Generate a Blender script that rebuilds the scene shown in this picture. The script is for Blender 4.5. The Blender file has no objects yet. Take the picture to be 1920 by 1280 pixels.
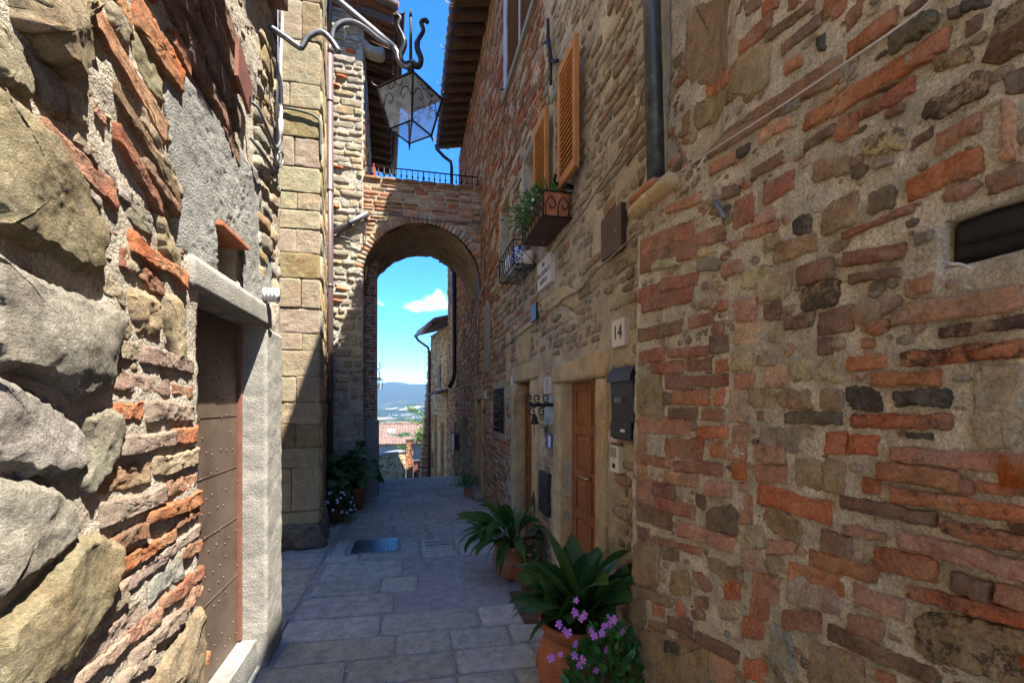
import bpy, bmesh, math, random
import numpy as np
from mathutils import Vector, Matrix

# ------------------------------------------------------------------ camera, sky, sun, exposure
scene = bpy.context.scene
COL = scene.collection
CAM_H = 1.70
FPX, VPX, HZY = 850.0, 770.0, 755.0            # focal length, street vanishing point and horizon (photo pixels)
YAW = math.atan((960.0 - VPX) / FPX)
cam_data = bpy.data.cameras.new("camera")
cam_data.sensor_width = 36.0
cam_data.lens = FPX / 1920.0 * 36.0
cam_data.shift_y = (HZY - 640.0) / 1920.0
cam_data.clip_start = 0.05
cam_data.clip_end = 40000.0
cam = bpy.data.objects.new("camera", cam_data)
cam.location = (0, 0, CAM_H)
cam.rotation_euler = (math.radians(90), 0, -YAW)
COL.objects.link(cam)
scene.camera = cam

SUN_VEC = Vector((1.0, -1.15, 3.0)).normalized()     # towards the sun
SUN_EL = math.asin(SUN_VEC.z)
SUN_AZ = math.atan2(SUN_VEC.x, SUN_VEC.y)             # clockwise from +Y
world = bpy.data.worlds.new("World")
scene.world = world
world.use_nodes = True
SKY_STRENGTH = 0.12
SUN_STRENGTH = 4.0
scene.view_settings.view_transform = 'Standard'
scene.view_settings.look = 'None'
scene.view_settings.gamma = 1.0
scene.view_settings.use_curve_mapping = False
scene.view_settings.exposure = 2.38


def build_world():
    nt = world.node_tree
    for n in list(nt.nodes):
        nt.nodes.remove(n)
    N, L = nt.nodes.new, nt.links.new
    out = N('ShaderNodeOutputWorld')
    bg = N('ShaderNodeBackground')
    bg.inputs['Strength'].default_value = SKY_STRENGTH
    sky = N('ShaderNodeTexSky')
    sky.sky_type = 'NISHITA'
    sky.sun_disc = False
    sky.sun_elevation = SUN_EL
    sky.sun_rotation = SUN_AZ
    sky.altitude = 430
    sky.air_density = 0.6
    sky.dust_density = 0.0
    sky.ozone_density = 8.0
    geo = N('ShaderNodeTexCoord')
    sep = N('ShaderNodeSeparateXYZ')
    L(geo.outputs['Generated'], sep.inputs[0])

    def math_(op, a, b=None, clamp=False):
        m = N('ShaderNodeMath'); m.operation = op; m.use_clamp = clamp
        for i, v in enumerate((a, b)):
            if v is None:
                continue
            if isinstance(v, (int, float)):
                m.inputs[i].default_value = v
            else:
                L(v, m.inputs[i])
        return m.outputs[0]
    az = math_('ARCTAN2', sep.outputs[0], sep.outputs[1])
    el = math_('ARCSINE', sep.outputs[2])
    noise = N('ShaderNodeTexNoise'); noise.inputs['Scale'].default_value = 26.0
    noise.inputs['Detail'].default_value = 9.0; noise.inputs['Roughness'].default_value = 0.6
    L(geo.outputs['Generated'], noise.inputs['Vector'])
    # fair-weather cumulus low over the valley and all round the horizon: azimuth, elevation, half sizes
    clouds = [(-0.066, 0.206, 0.024, 0.015), (0.018, 0.203, 0.042, 0.017), (0.060, 0.211, 0.036, 0.026), (0.20, 0.215, 0.06, 0.02),
              (-0.33, 0.20, 0.07, 0.02), (0.62, 0.23, 0.08, 0.03), (-0.8, 0.25, 0.09, 0.03), (1.3, 0.22, 0.1, 0.03),
              (2.2, 0.26, 0.1, 0.03), (-1.7, 0.22, 0.1, 0.03), (-2.6, 0.24, 0.1, 0.03)]
    acc = None
    for a, e, w, h in clouds:
        da = math_('DIVIDE', math_('SUBTRACT', az, a), w)
        dv = math_('SUBTRACT', el, e)
        up = math_('DIVIDE', math_('MAXIMUM', dv, 0.0), h)
        dn = math_('DIVIDE', math_('MINIMUM', dv, 0.0), h * 0.55)
        r2 = math_('ADD', math_('MULTIPLY', da, da), math_('ADD', math_('MULTIPLY', up, up), math_('MULTIPLY', dn, dn)))
        f = math_('SUBTRACT', 1.0, r2)
        acc = f if acc is None else math_('MAXIMUM', acc, f)
    d = math_('ADD', acc, math_('MULTIPLY', math_('SUBTRACT', noise.outputs['Fac'], 0.53), 4.6))
    dens = math_('MULTIPLY', d, 1.1, clamp=True)
    mix = N('ShaderNodeMixRGB')
    L(dens, mix.inputs['Fac'])
    hs = N('ShaderNodeHueSaturation')
    hs.inputs['Saturation'].default_value = 1.2
    L(sky.outputs['Color'], hs.inputs['Color'])
    L(hs.outputs['Color'], mix.inputs['Color1'])
    mix.inputs['Color2'].default_value = (2.1, 2.15, 2.25, 1)
    L(mix.outputs['Color'], bg.inputs['Color'])
    L(bg.outputs[0], out.inputs['Surface'])


build_world()
sun_data = bpy.data.lights.new("sun", 'SUN')
sun_data.energy = SUN_STRENGTH
sun_data.angle = math.radians(0.53)
sun_data.color = (1.0, 0.95, 0.86)
sun = bpy.data.objects.new("sun", sun_data)
sun.rotation_euler = SUN_VEC.to_track_quat('Z', 'Y').to_euler()
sun.location = SUN_VEC * 40
COL.objects.link(sun)
cy = scene.cycles
cy.use_denoising = True
cy.max_bounces = 8
cy.diffuse_bounces = 5
cy.glossy_bounces = 3
cy.transmission_bounces = 6
cy.transparent_max_bounces = 8
cy.volume_bounces = 1
cy.sample_clamp_indirect = 8.0
cy.caustics_reflective = False
cy.caustics_refractive = False

# ------------------------------------------------------------------ helpers
rng = random.Random(7)


def ray(px, py):
    r, q = (px - 960.0) / FPX, (HZY - py) / FPX
    s, c = math.sin(YAW), math.cos(YAW)
    return (s + r * c, c - r * s, q)


def hx(px, py, X):
    d = ray(px, py); t = X / d[0]
    return (X, d[1] * t, CAM_H + d[2] * t)


def hy(px, py, Y):
    d = ray(px, py); t = Y / d[1]
    return (d[0] * t, Y, CAM_H + d[2] * t)


def proj(p):
    s, c = math.sin(YAW), math.cos(YAW)
    d = p[0] * s + p[1] * c
    lat = p[0] * c - p[1] * s
    if d < 0.05:
        return None
    return (960 + FPX * lat / d, HZY - FPX * (p[2] - CAM_H) / d, d)


def _hash(ix, iy, iz, seed):
    h = (ix.astype(np.int64) * 374761393 + iy.astype(np.int64) * 668265263 + iz.astype(np.int64) * 2147483647 + seed * 1274126177) & 0xffffffff
    h = ((h ^ (h >> 13)) * 1274126177) & 0xffffffff
    h = (h ^ (h >> 16)) & 0xffffff
    return h / float(0xffffff) * 2.0 - 1.0


def vnoise(p, seed=0):
    p = np.asarray(p, dtype=float)
    i = np.floor(p).astype(np.int64); f = p - i
    f = f * f * (3 - 2 * f)
    r = 0.0
    for dx in (0, 1):
        for dy in (0, 1):
            for dz in (0, 1):
                w = (f[:, 0] if dx else 1 - f[:, 0]) * (f[:, 1] if dy else 1 - f[:, 1]) * (f[:, 2] if dz else 1 - f[:, 2])
                r = r + w * _hash(i[:, 0] + dx, i[:, 1] + dy, i[:, 2] + dz, seed)
    return r


def fbm(p, seed=0, octv=3, gain=0.5):
    p = np.asarray(p, dtype=float)
    a, s, r = 1.0, 0.0, 0.0
    for k in range(octv):
        r = r + a * vnoise(p * (2.03 ** k), seed + k * 17)
        s += a; a *= gain
    return r / s


# ------------------------------------------------------------------ materials
MATS = {}


def _base(name):
    m = bpy.data.materials.new(name)
    m.use_nodes = True
    nt = m.node_tree
    b = nt.nodes['Principled BSDF']
    return m, nt, b


def _noise(nt, vec, scale, detail=4.0, rough=0.55):
    n = nt.nodes.new('ShaderNodeTexNoise')
    n.inputs['Scale'].default_value = scale
    n.inputs['Detail'].default_value = detail
    n.inputs['Roughness'].default_value = rough
    nt.links.new(vec, n.inputs['Vector'])
    return n.outputs['Fac']


def _ramp(nt, fac, lo, hi, a=0.0, b=1.0):
    n = nt.nodes.new('ShaderNodeMapRange')
    n.inputs['From Min'].default_value = lo; n.inputs['From Max'].default_value = hi
    n.inputs['To Min'].default_value = a; n.inputs['To Max'].default_value = b
    nt.links.new(fac, n.inputs['Value'])
    return n.outputs['Result']


def _mul(nt, col, fac):
    n = nt.nodes.new('ShaderNodeVectorMath'); n.operation = 'SCALE'
    nt.links.new(col, n.inputs[0]); nt.links.new(fac, n.inputs['Scale'])
    return n.outputs[0]


def _mix(nt, fac, a, b):
    n = nt.nodes.new('ShaderNodeMixRGB')
    for i, v in ((0, fac), (1, a), (2, b)):
        if isinstance(v, (int, float)):
            n.inputs[i].default_value = v
        elif isinstance(v, tuple):
            n.inputs[i].default_value = (*v, 1)
        else:
            nt.links.new(v, n.inputs[i])
    return n.outputs[0]


def _math(nt, op, a, b):
    n = nt.nodes.new('ShaderNodeMath'); n.operation = op
    for i, v in enumerate((a, b)):
        if isinstance(v, (int, float)):
            n.inputs[i].default_value = v
        else:
            nt.links.new(v, n.inputs[i])
    return n.outputs[0]


def _bump(nt, b, height, dist, strength=1.0):
    n = nt.nodes.new('ShaderNodeBump')
    n.inputs['Distance'].default_value = dist
    n.inputs['Strength'].default_value = strength
    nt.links.new(height, n.inputs['Height'])
    nt.links.new(n.outputs['Normal'], b.inputs['Normal'])


def mat(name, color, rough=0.8, metallic=0.0, scale=6.0, amt=0.25, bump=0.0, bscale=40.0, stain=None, stain_amt=0.0, stain_scale=3.0, spec=0.3, grain=0.0):
    m, nt, b = _base(name)
    pos = nt.nodes.new('ShaderNodeNewGeometry').outputs['Position']
    n1 = _noise(nt, pos, scale, 6.0, 0.65)
    rgb = nt.nodes.new('ShaderNodeRGB'); rgb.outputs[0].default_value = (*color, 1)
    c = _mul(nt, rgb.outputs[0], _ramp(nt, n1, 0.3, 0.7, 1 - amt, 1 + amt))
    if grain:
        c = _mul(nt, c, _ramp(nt, _noise(nt, pos, 130.0, 5.0, 0.8), 0.32, 0.68, 1 - grain, 1 + grain))
    if stain is not None:
        n2 = _noise(nt, pos, stain_scale, 7.0, 0.7)
        c = _mix(nt, _ramp(nt, n2, 0.5, 0.68, 0.0, stain_amt), c, stain)
    nt.links.new(c, b.inputs['Base Color'])
    b.inputs['Roughness'].default_value = rough
    b.inputs['Metallic'].default_value = metallic
    b.inputs['Specular IOR Level'].default_value = spec
    if bump:
        _bump(nt, b, _noise(nt, pos, bscale, 6.0, 0.6), bump)
    MATS[name] = m
    return m


def masonry_mat(name, bump1, bump2, pit=0.0, var=0.34, film=0.5):
    """stones and bricks: colour of each piece in the attribute 'tint', its alpha = amount of black lichen"""
    m, nt, b = _base(name)
    pos = nt.nodes.new('ShaderNodeNewGeometry').outputs['Position']
    at = nt.nodes.new('ShaderNodeAttribute'); at.attribute_name = 'tint'
    n1 = _noise(nt, pos, 11.0, 8.0, 0.7)
    n2 = _noise(nt, pos, 95.0, 6.0, 0.8)
    v = _math(nt, 'ADD', _ramp(nt, n1, 0.3, 0.7, 1 - var, 1 + var * 0.9), _ramp(nt, n2, 0.32, 0.68, -0.42, 0.42))
    c = _mul(nt, at.outputs['Color'], v)
    # mineral streaks: slight shift of hue
    n5 = _noise(nt, pos, 6.0, 6.0, 0.7)
    hs = nt.nodes.new('ShaderNodeHueSaturation')
    nt.links.new(c, hs.inputs['Color'])
    nt.links.new(_ramp(nt, n5, 0.3, 0.7, 0.482, 0.518), hs.inputs['Hue'])
    nt.links.new(_ramp(nt, n5, 0.3, 0.7, 1.12, 0.82), hs.inputs['Saturation'])
    c = hs.outputs['Color']
    # pale lime film left from the mortar
    n3 = _noise(nt, pos, 20.0, 9.0, 0.78)
    c = _mix(nt, _ramp(nt, n3, 0.52, 0.70, 0.0, film), c, (0.43, 0.37, 0.29))
    # black lichen and soot
    n4 = _noise(nt, pos, 26.0, 9.0, 0.8)
    lo = _math(nt, 'SUBTRACT', 0.70, _math(nt, 'MULTIPLY', at.outputs['Alpha'], 0.30))
    dif = _math(nt, 'SUBTRACT', n4, lo)
    lf = nt.nodes.new('ShaderNodeMath'); lf.operation = 'MULTIPLY'; lf.use_clamp = True
    nt.links.new(dif, lf.inputs[0]); lf.inputs[1].default_value = 12.0
    c = _mix(nt, _math(nt, 'MULTIPLY', lf.outputs[0], 0.8), c, (0.04, 0.032, 0.026))
    nt.links.new(c, b.inputs['Base Color'])
    b.inputs['Roughness'].default_value = 0.9
    b.inputs['Specular IOR Level'].default_value = 0.2
    h = _math(nt, 'ADD', _math(nt, 'MULTIPLY', _noise(nt, pos, 34.0, 9.0, 0.75), bump1), _math(nt, 'MULTIPLY', _noise(nt, pos, 170.0, 4.0, 0.75), bump2))
    if pit:
        vo = nt.nodes.new('ShaderNodeTexVoronoi'); vo.inputs['Scale'].default_value = 70.0
        nt.links.new(pos, vo.inputs['Vector'])
        pm = _math(nt, 'MULTIPLY', _ramp(nt, vo.outputs['Distance'], 0.12, 0.3, -1.0, 0.0), _ramp(nt, n1, 0.45, 0.6))
        h = _math(nt, 'ADD', h, _math(nt, 'MULTIPLY', pm, pit))
    _bump(nt, b, h, 1.0)
    MATS[name] = m
    return m


masonry_mat('masonry', 0.020, 0.008, 0.003, 0.48, 0.55)
masonry_mat('masonry_rough', 0.030, 0.016, 0.0, 0.42, 0.5)
masonry_mat('masonry_ashlar', 0.018, 0.007, 0.003, 0.24, 0.15)
masonry_mat('masonry_far', 0.03, 0.006, 0, 0.4, 0.5)
masonry_mat('paving', 0.008, 0.004, 0.0, 0.36, 0.30)
mat('mortar_right', (0.56, 0.50, 0.375), 0.92, scale=9, amt=0.34, bump=0.022, bscale=85, stain=(0.34, 0.295, 0.215), stain_amt=0.8, stain_scale=11, grain=0.45)
mat('mortar_house', (0.40, 0.335, 0.235), 0.92, scale=4, amt=0.35, bump=0.025, bscale=28, stain=(0.42, 0.34, 0.21), stain_amt=0.8, stain_scale=2.2, grain=0.45)
mat('mortar_left', (0.40, 0.345, 0.27), 0.92, scale=7, amt=0.28, bump=0.018, bscale=70, stain=(0.30, 0.235, 0.175), stain_amt=0.6, stain_scale=5, grain=0.45)
mat('cement', (0.27, 0.26, 0.235), 0.92, scale=8, amt=0.25, bump=0.016, bscale=95, stain=(0.17, 0.155, 0.135), stain_amt=0.6, stain_scale=3, grain=0.3)
mat('concrete', (0.265, 0.25, 0.215), 0.9, scale=6, amt=0.25, bump=0.006, bscale=110, stain=(0.24, 0.22, 0.18), stain_amt=0.5, stain_scale=4, grain=0.3)
mat('mortar_pale', (0.42, 0.385, 0.31), 0.92, scale=6, amt=0.3, bump=0.03, bscale=30, stain=(0.2, 0.17, 0.12), stain_amt=0.6, grain=0.45)
mat('mortar_street', (0.30, 0.305, 0.315), 0.9, scale=9, amt=0.25, bump=0.006, bscale=60)
mat('sandstone', (0.46, 0.345, 0.18), 0.88, scale=6, amt=0.22, bump=0.012, bscale=55, stain=(0.17, 0.125, 0.075), stain_amt=0.6, stain_scale=4, grain=0.3)
mat('plaster_grey', (0.26, 0.25, 0.22), 0.9, scale=3, amt=0.3, bump=0.008, bscale=40, stain=(0.13, 0.12, 0.1), stain_amt=0.6)
mat('plaster_white', (0.27, 0.265, 0.25), 0.9, scale=2, amt=0.2, bump=0.01, bscale=20, stain=(0.2, 0.2, 0.185), stain_amt=0.5)
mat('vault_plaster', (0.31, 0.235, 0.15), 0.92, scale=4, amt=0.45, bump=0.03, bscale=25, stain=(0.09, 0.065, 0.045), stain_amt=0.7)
mat('dark_void', (0.012, 0.010, 0.008), 0.9, amt=0.2)
mat('dark_rock', (0.17, 0.15, 0.12), 0.85, scale=5, amt=0.5, bump=0.03, bscale=22)
mat('iron_black', (0.018, 0.016, 0.016), 0.5, 0.6, scale=20, amt=0.4, bump=0.001, bscale=120, spec=0.5)
mat('iron_grey', (0.17, 0.175, 0.19), 0.42, 0.55, scale=18, amt=0.3, bump=0.001, bscale=120, stain=(0.1, 0.07, 0.055), stain_amt=0.5, stain_scale=14, spec=0.5)
mat('pipe_brown', (0.135, 0.088, 0.085), 0.4, 0.2, scale=3, amt=0.2, spec=0.5, stain=(0.07, 0.05, 0.045), stain_amt=0.4)
mat('pipe_dark', (0.055, 0.062, 0.068), 0.45, 0.5, scale=6, amt=0.4, spec=0.5, stain=(0.10, 0.15, 0.13), stain_amt=0.6, stain_scale=12)
mat('gutter_metal', (0.085, 0.062, 0.055), 0.4, 0.5, scale=4, amt=0.3, spec=0.5)
mat('rust_plate', (0.20, 0.085, 0.06), 0.5, 0.2, scale=9, amt=0.3, bump=0.001, bscale=90, spec=0.4)
mat('brown_plate', (0.062, 0.034, 0.026), 0.5, 0.2, scale=9, amt=0.25, spec=0.4)
mat('dark_panel', (0.028, 0.026, 0.03), 0.35, 0.3, scale=6, amt=0.3, spec=0.5)
mat('door_iron', (0.135, 0.093, 0.068), 0.5, 0.3, scale=5, amt=0.35, bump=0.0015, bscale=60, stain=(0.13, 0.085, 0.06), stain_amt=0.7, stain_scale=6, spec=0.4)
mat('terracotta', (0.36, 0.125, 0.055), 0.75, scale=7, amt=0.25, bump=0.002, bscale=60, stain=(0.42, 0.25, 0.16), stain_amt=0.5, stain_scale=6)
mat('roof_tile', (0.14, 0.088, 0.068), 0.85, scale=3.5, amt=0.45, bump=0.01, bscale=20, stain=(0.18, 0.15, 0.125), stain_amt=0.7, stain_scale=5)
mat('eave_brick', (0.30, 0.135, 0.075), 0.85, scale=4, amt=0.4, bump=0.006, bscale=30)
mat('rafter_wood', (0.075, 0.042, 0.025), 0.8, scale=6, amt=0.4, bump=0.004, bscale=40)
mat('beam_black', (0.016, 0.014, 0.013), 0.7, scale=10, amt=0.4, bump=0.006, bscale=30)
mat('soil', (0.03, 0.02, 0.014), 0.95, scale=30, amt=0.4, bump=0.01, bscale=80)
mat('white_plastic', (0.62, 0.61, 0.58), 0.45, scale=5, amt=0.06, spec=0.4)
mat('cable_white', (0.50, 0.48, 0.44), 0.5, scale=9, amt=0.15)
mat('cable_tan', (0.23, 0.175, 0.115), 0.7, scale=9, amt=0.2)
mat('cable_grey', (0.10, 0.10, 0.10), 0.55, scale=9, amt=0.2)
mat('sign_marble', (0.56, 0.52, 0.47), 0.55, scale=7, amt=0.12, stain=(0.38, 0.34, 0.28), stain_amt=0.4)
mat('sign_pink', (0.48, 0.36, 0.32), 0.5, scale=8, amt=0.1)
mat('letter_black', (0.02, 0.02, 0.022), 0.6, amt=0.1)
mat('sign_blue', (0.02, 0.06, 0.20), 0.4, amt=0.1)
mat('paper_white', (0.62, 0.64, 0.66), 0.5, amt=0.08)
mat('poster_glass', (0.30, 0.36, 0.38), 0.12, scale=14, amt=0.5, spec=0.7)
mat('mailbox_metal', (0.03, 0.032, 0.037), 0.42, 0.3, amt=0.1, spec=0.5)
mat('brass', (0.45, 0.32, 0.14), 0.35, 0.9, amt=0.2)
mat('drain_metal', (0.12, 0.125, 0.135), 0.32, 0.75, scale=20, amt=0.3, spec=0.5)
mat('mat_wood', (0.13, 0.075, 0.048), 0.8, scale=12, amt=0.25, bump=0.004, bscale=60)
mat('red_cloth', (0.45, 0.02, 0.015), 0.7, amt=0.1)
mat('ceramic_white', (0.66, 0.66, 0.66), 0.25, amt=0.05, spec=0.5)
mat('bounce_plaster', (0.66, 0.58, 0.43), 0.9, scale=2, amt=0.12, bump=0.006, bscale=30, stain=(0.5, 0.42, 0.3), stain_amt=0.5)  # pale finish of the unseen storey added to bounce sunlight
mat('bounce_gravel', (0.46, 0.42, 0.35), 0.95, scale=12, amt=0.3, bump=0.02, bscale=40)  # light finish of the bounce ground added behind the camera
mat('paint_white', (0.55, 0.55, 0.58), 0.5, amt=0.1)
mat('shutter_brown', (0.15, 0.075, 0.05), 0.6, amt=0.2)
mat('meadow_grass', (0.10, 0.14, 0.035), 0.9, scale=8, amt=0.4, bump=0.02, bscale=30)


def ceramic_blue():
    m, nt, b = _base('ceramic_blue')
    pos = nt.nodes.new('ShaderNodeNewGeometry').outputs['Position']
    f = _ramp(nt, _noise(nt, pos, 34.0, 5.0, 0.7), 0.47, 0.53)
    nt.links.new(_mix(nt, f, (0.02, 0.05, 0.22), (0.62, 0.64, 0.70)), b.inputs['Base Color'])
    b.inputs['Roughness'].default_value = 0.2
    MATS['ceramic_blue'] = m


def wood(name, c1, c2, rough=0.5, axis='Z', scale=26.0):
    m, nt, b = _base(name)
    pos = nt.nodes.new('ShaderNodeNewGeometry').outputs['Position']
    mp = nt.nodes.new('ShaderNodeMapping')
    s = {'Z': (1, 1, 0.06), 'Y': (1, 0.06, 1)}[axis]
    mp.inputs['Scale'].default_value = s
    nt.links.new(pos, mp.inputs['Vector'])
    n = _noise(nt, mp.outputs[0], scale, 6.0, 0.6)
    c = _mix(nt, _ramp(nt, n, 0.3, 0.7), c1, c2)
    w = _noise(nt, pos, 5.0, 8.0, 0.75)
    c = _mix(nt, _ramp(nt, w, 0.48, 0.7, 0.0, 0.6), c, tuple(0.45 * (x + y) / 2 + 0.02 for x, y in zip(c1, c2)))
    f2 = _noise(nt, mp.outputs[0], scale * 3.5, 4.0, 0.7)
    c = _mul(nt, c, _ramp(nt, f2, 0.3, 0.7, 0.8, 1.18))
    nt.links.new(c, b.inputs['Base Color'])
    nt.links.new(_ramp(nt, w, 0.4, 0.65, rough, 0.8), b.inputs['Roughness'])
    b.inputs['Specular IOR Level'].default_value = 0.35
    _bump(nt, b, _math(nt, 'ADD', n, f2), 0.0018)
    MATS[name] = m


ceramic_blue()
wood('wood_door', (0.20, 0.065, 0.016), (0.34, 0.125, 0.035), 0.42)
wood('wood_red', (0.17, 0.045, 0.014), (0.28, 0.085, 0.026), 0.42)
wood('wood_shutter', (0.36, 0.135, 0.028), (0.52, 0.23, 0.058), 0.5)


def leaf_mat(name, c1, c2, rough=0.38, trans=0.25, stripes=False):
    m, nt, b = _base(name)
    pos = nt.nodes.new('ShaderNodeNewGeometry').outputs['Position']
    oi = nt.nodes.new('ShaderNodeObjectInfo')
    n = _noise(nt, pos, 11.0, 4.0, 0.6)
    f = _math(nt, 'ADD', _math(nt, 'MULTIPLY', oi.outputs['Random'], 0.5), _math(nt, 'MULTIPLY', n, 0.6))
    c = _mix(nt, f, c1, c2)
    nt.links.new(c, b.inputs['Base Color'])
    b.inputs['Roughness'].default_value = rough
    b.inputs['Specular IOR Level'].default_value = 0.4
    tr = nt.nodes.new('ShaderNodeBsdfTranslucent')
    nt.links.new(_mul(nt, c, _ramp(nt, n, 0, 1, 1.2, 1.2)), tr.inputs['Color'])
    mx = nt.nodes.new('ShaderNodeMixShader'); mx.inputs[0].default_value = trans
    nt.links.new(b.outputs[0], mx.inputs[1]); nt.links.new(tr.outputs[0], mx.inputs[2])
    nt.links.new(mx.outputs[0], nt.nodes['Material Output'].inputs['Surface'])
    _bump(nt, b, _noise(nt, pos, 90.0, 3.0, 0.5), 0.001)
    MATS[name] = m


def strap_leaf_mat():
    """long leaf: parallel veins across, dry tips; attribute 'blade' = (across, along, age)"""
    m, nt, b = _base('leaf_aspidistra')
    pos = nt.nodes.new('ShaderNodeNewGeometry').outputs['Position']
    at = nt.nodes.new('ShaderNodeAttribute'); at.attribute_name = 'blade'
    sp = nt.nodes.new('ShaderNodeSeparateColor'); nt.links.new(at.outputs['Color'], sp.inputs[0])
    ac, al, ag = sp.outputs[0], sp.outputs[1], sp.outputs[2]
    n = _noise(nt, pos, 14.0, 5.0, 0.65)
    vein = nt.nodes.new('ShaderNodeMath'); vein.operation = 'SINE'
    nt.links.new(_math(nt, 'MULTIPLY', ac, 75.0), vein.inputs[0])
    c = _mix(nt, _math(nt, 'ADD', _math(nt, 'MULTIPLY', ag, 0.55), _math(nt, 'MULTIPLY', n, 0.5)), (0.013, 0.058, 0.018), (0.085, 0.19, 0.035))
    c = _mul(nt, c, _ramp(nt, vein.outputs[0], -1, 1, 0.82, 1.15))
    mid = _math(nt, 'ABSOLUTE', _math(nt, 'SUBTRACT', ac, 0.5), 0.0)
    c = _mix(nt, _ramp(nt, mid, 0.0, 0.03, 0.45, 0.0), c, (0.12, 0.22, 0.06))
    dry = _math(nt, 'ADD', al, _math(nt, 'ADD', _math(nt, 'MULTIPLY', ag, 0.12), _math(nt, 'MULTIPLY', n, 0.16)))
    c = _mix(nt, _ramp(nt, dry, 1.10, 1.17), c, (0.20, 0.13, 0.055))
    nt.links.new(c, b.inputs['Base Color'])
    b.inputs['Roughness'].default_value = 0.38
    b.inputs['Specular IOR Level'].default_value = 0.35
    _bump(nt, b, _math(nt, 'MULTIPLY', vein.outputs[0], 1.0), 0.0006)
    tr = nt.nodes.new('ShaderNodeBsdfTranslucent'); nt.links.new(c, tr.inputs['Color'])
    mx = nt.nodes.new('ShaderNodeMixShader'); mx.inputs[0].default_value = 0.25
    nt.links.new(b.outputs[0], mx.inputs[1]); nt.links.new(tr.outputs[0], mx.inputs[2])
    nt.links.new(mx.outputs[0], nt.nodes['Material Output'].inputs['Surface'])
    MATS['leaf_aspidistra'] = m


strap_leaf_mat()
leaf_mat('leaf_vinca', (0.03, 0.11, 0.025), (0.09, 0.25, 0.05), 0.42, 0.25)
leaf_mat('leaf_dark', (0.025, 0.08, 0.034), (0.07, 0.17, 0.06), 0.42, 0.25)
leaf_mat('leaf_bright', (0.07, 0.15, 0.03), (0.16, 0.27, 0.06), 0.5, 0.35)
leaf_mat('petal_pink', (0.50, 0.16, 0.55), (0.62, 0.25, 0.66), 0.6, 0.2)
leaf_mat('petal_white', (0.62, 0.60, 0.66), (0.72, 0.70, 0.76), 0.6, 0.2)
leaf_mat('petal_rose', (0.45, 0.16, 0.18), (0.6, 0.28, 0.3), 0.6, 0.2)


def glass_mat():
    m, nt, b = _base('lamp_glass')
    b.inputs['Base Color'].default_value = (0.70, 0.75, 0.78, 1)
    b.inputs['Roughness'].default_value = 0.25
    pos = nt.nodes.new('ShaderNodeNewGeometry').outputs['Position']
    tp = nt.nodes.new('ShaderNodeBsdfTransparent'); tp.inputs[0].default_value = (0.86, 0.92, 0.95, 1)
    mx = nt.nodes.new('ShaderNodeMixShader')
    nt.links.new(_ramp(nt, _noise(nt, pos, 14.0, 5.0, 0.7), 0.35, 0.7, 0.20, 0.50), mx.inputs[0])
    nt.links.new(tp.outputs[0], mx.inputs[1]); nt.links.new(b.outputs[0], mx.inputs[2])
    nt.links.new(mx.outputs[0], nt.nodes['Material Output'].inputs['Surface'])
    MATS['lamp_glass'] = m
    m, nt, b = _base('window_glass')
    b.inputs['Base Color'].default_value = (0.02, 0.025, 0.03, 1)
    b.inputs['Roughness'].default_value = 0.06
    b.inputs['Specular IOR Level'].default_value = 0.6
    MATS['window_glass'] = m


glass_mat()


def terrain_mat():
    m, nt, b = _base('terrain')
    pos = nt.nodes.new('ShaderNodeNewGeometry').outputs['Position']
    vo = nt.nodes.new('ShaderNodeTexVoronoi'); vo.inputs['Scale'].default_value = 0.0045
    mp = nt.nodes.new('ShaderNodeMapping'); mp.inputs['Scale'].default_value = (1.6, 1.0, 0.2)
    nt.links.new(pos, mp.inputs['Vector']); nt.links.new(mp.outputs[0], vo.inputs['Vector'])
    sp = nt.nodes.new('ShaderNodeSeparateColor'); nt.links.new(vo.outputs['Color'], sp.inputs[0])
    field = _mix(nt, _ramp(nt, sp.outputs[0], 0.55, 0.66), (0.02, 0.034, 0.012), (0.22, 0.195, 0.12))
    field = _mix(nt, _ramp(nt, sp.outputs[1], 0.55, 0.65), field, (0.03, 0.05, 0.016))
    wood_f = _ramp(nt, _noise(nt, pos, 0.0028, 6.0, 0.6), 0.47, 0.52)
    c = _mix(nt, wood_f, field, (0.010, 0.020, 0.009))
    sz = nt.nodes.new('ShaderNodeSeparateXYZ'); nt.links.new(pos, sz.inputs[0])
    hill = _ramp(nt, sz.outputs[2], -70.0, 20.0)
    c = _mix(nt, hill, c, _mix(nt, _ramp(nt, _noise(nt, pos, 0.002, 6.0, 0.6), 0.6, 0.66), (0.011, 0.02, 0.009), (0.04, 0.042, 0.022)))
    nt.links.new(c, b.inputs['Base Color'])
    b.inputs['Roughness'].default_value = 0.95
    b.inputs['Specular IOR Level'].default_value = 0.05
    MATS['terrain'] = m


terrain_mat()

# palette of the stones and bricks (linear albedo)
PAL = {'o': (0.40, 0.135, 0.045), 'r': (0.325, 0.13, 0.064), 'd': (0.20, 0.105, 0.062), 'p': (0.41, 0.205, 0.115), 'e': (0.48, 0.30, 0.18),
       's': (0.30, 0.215, 0.105), 'y': (0.46, 0.35, 0.19), 'g': (0.27, 0.24, 0.175), 'k': (0.05, 0.042, 0.035), 'v': (0.14, 0.105, 0.06),
       'b': (0.23, 0.12, 0.06), 'w': (0.37, 0.335, 0.27), 'm': (0.34, 0.245, 0.175), 't': (0.38, 0.30, 0.19), 'n': (0.31, 0.285, 0.21)}


def tint(code, lich=0.0, j=0.18):
    c = [x * 1.25 for x in PAL[code]]
    f = 1 + rng.uniform(-j, j)
    return (c[0] * f * rng.uniform(0.95, 1.05), c[1] * f * rng.uniform(0.93, 1.07), c[2] * f * rng.uniform(0.92, 1.08), lich)


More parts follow.
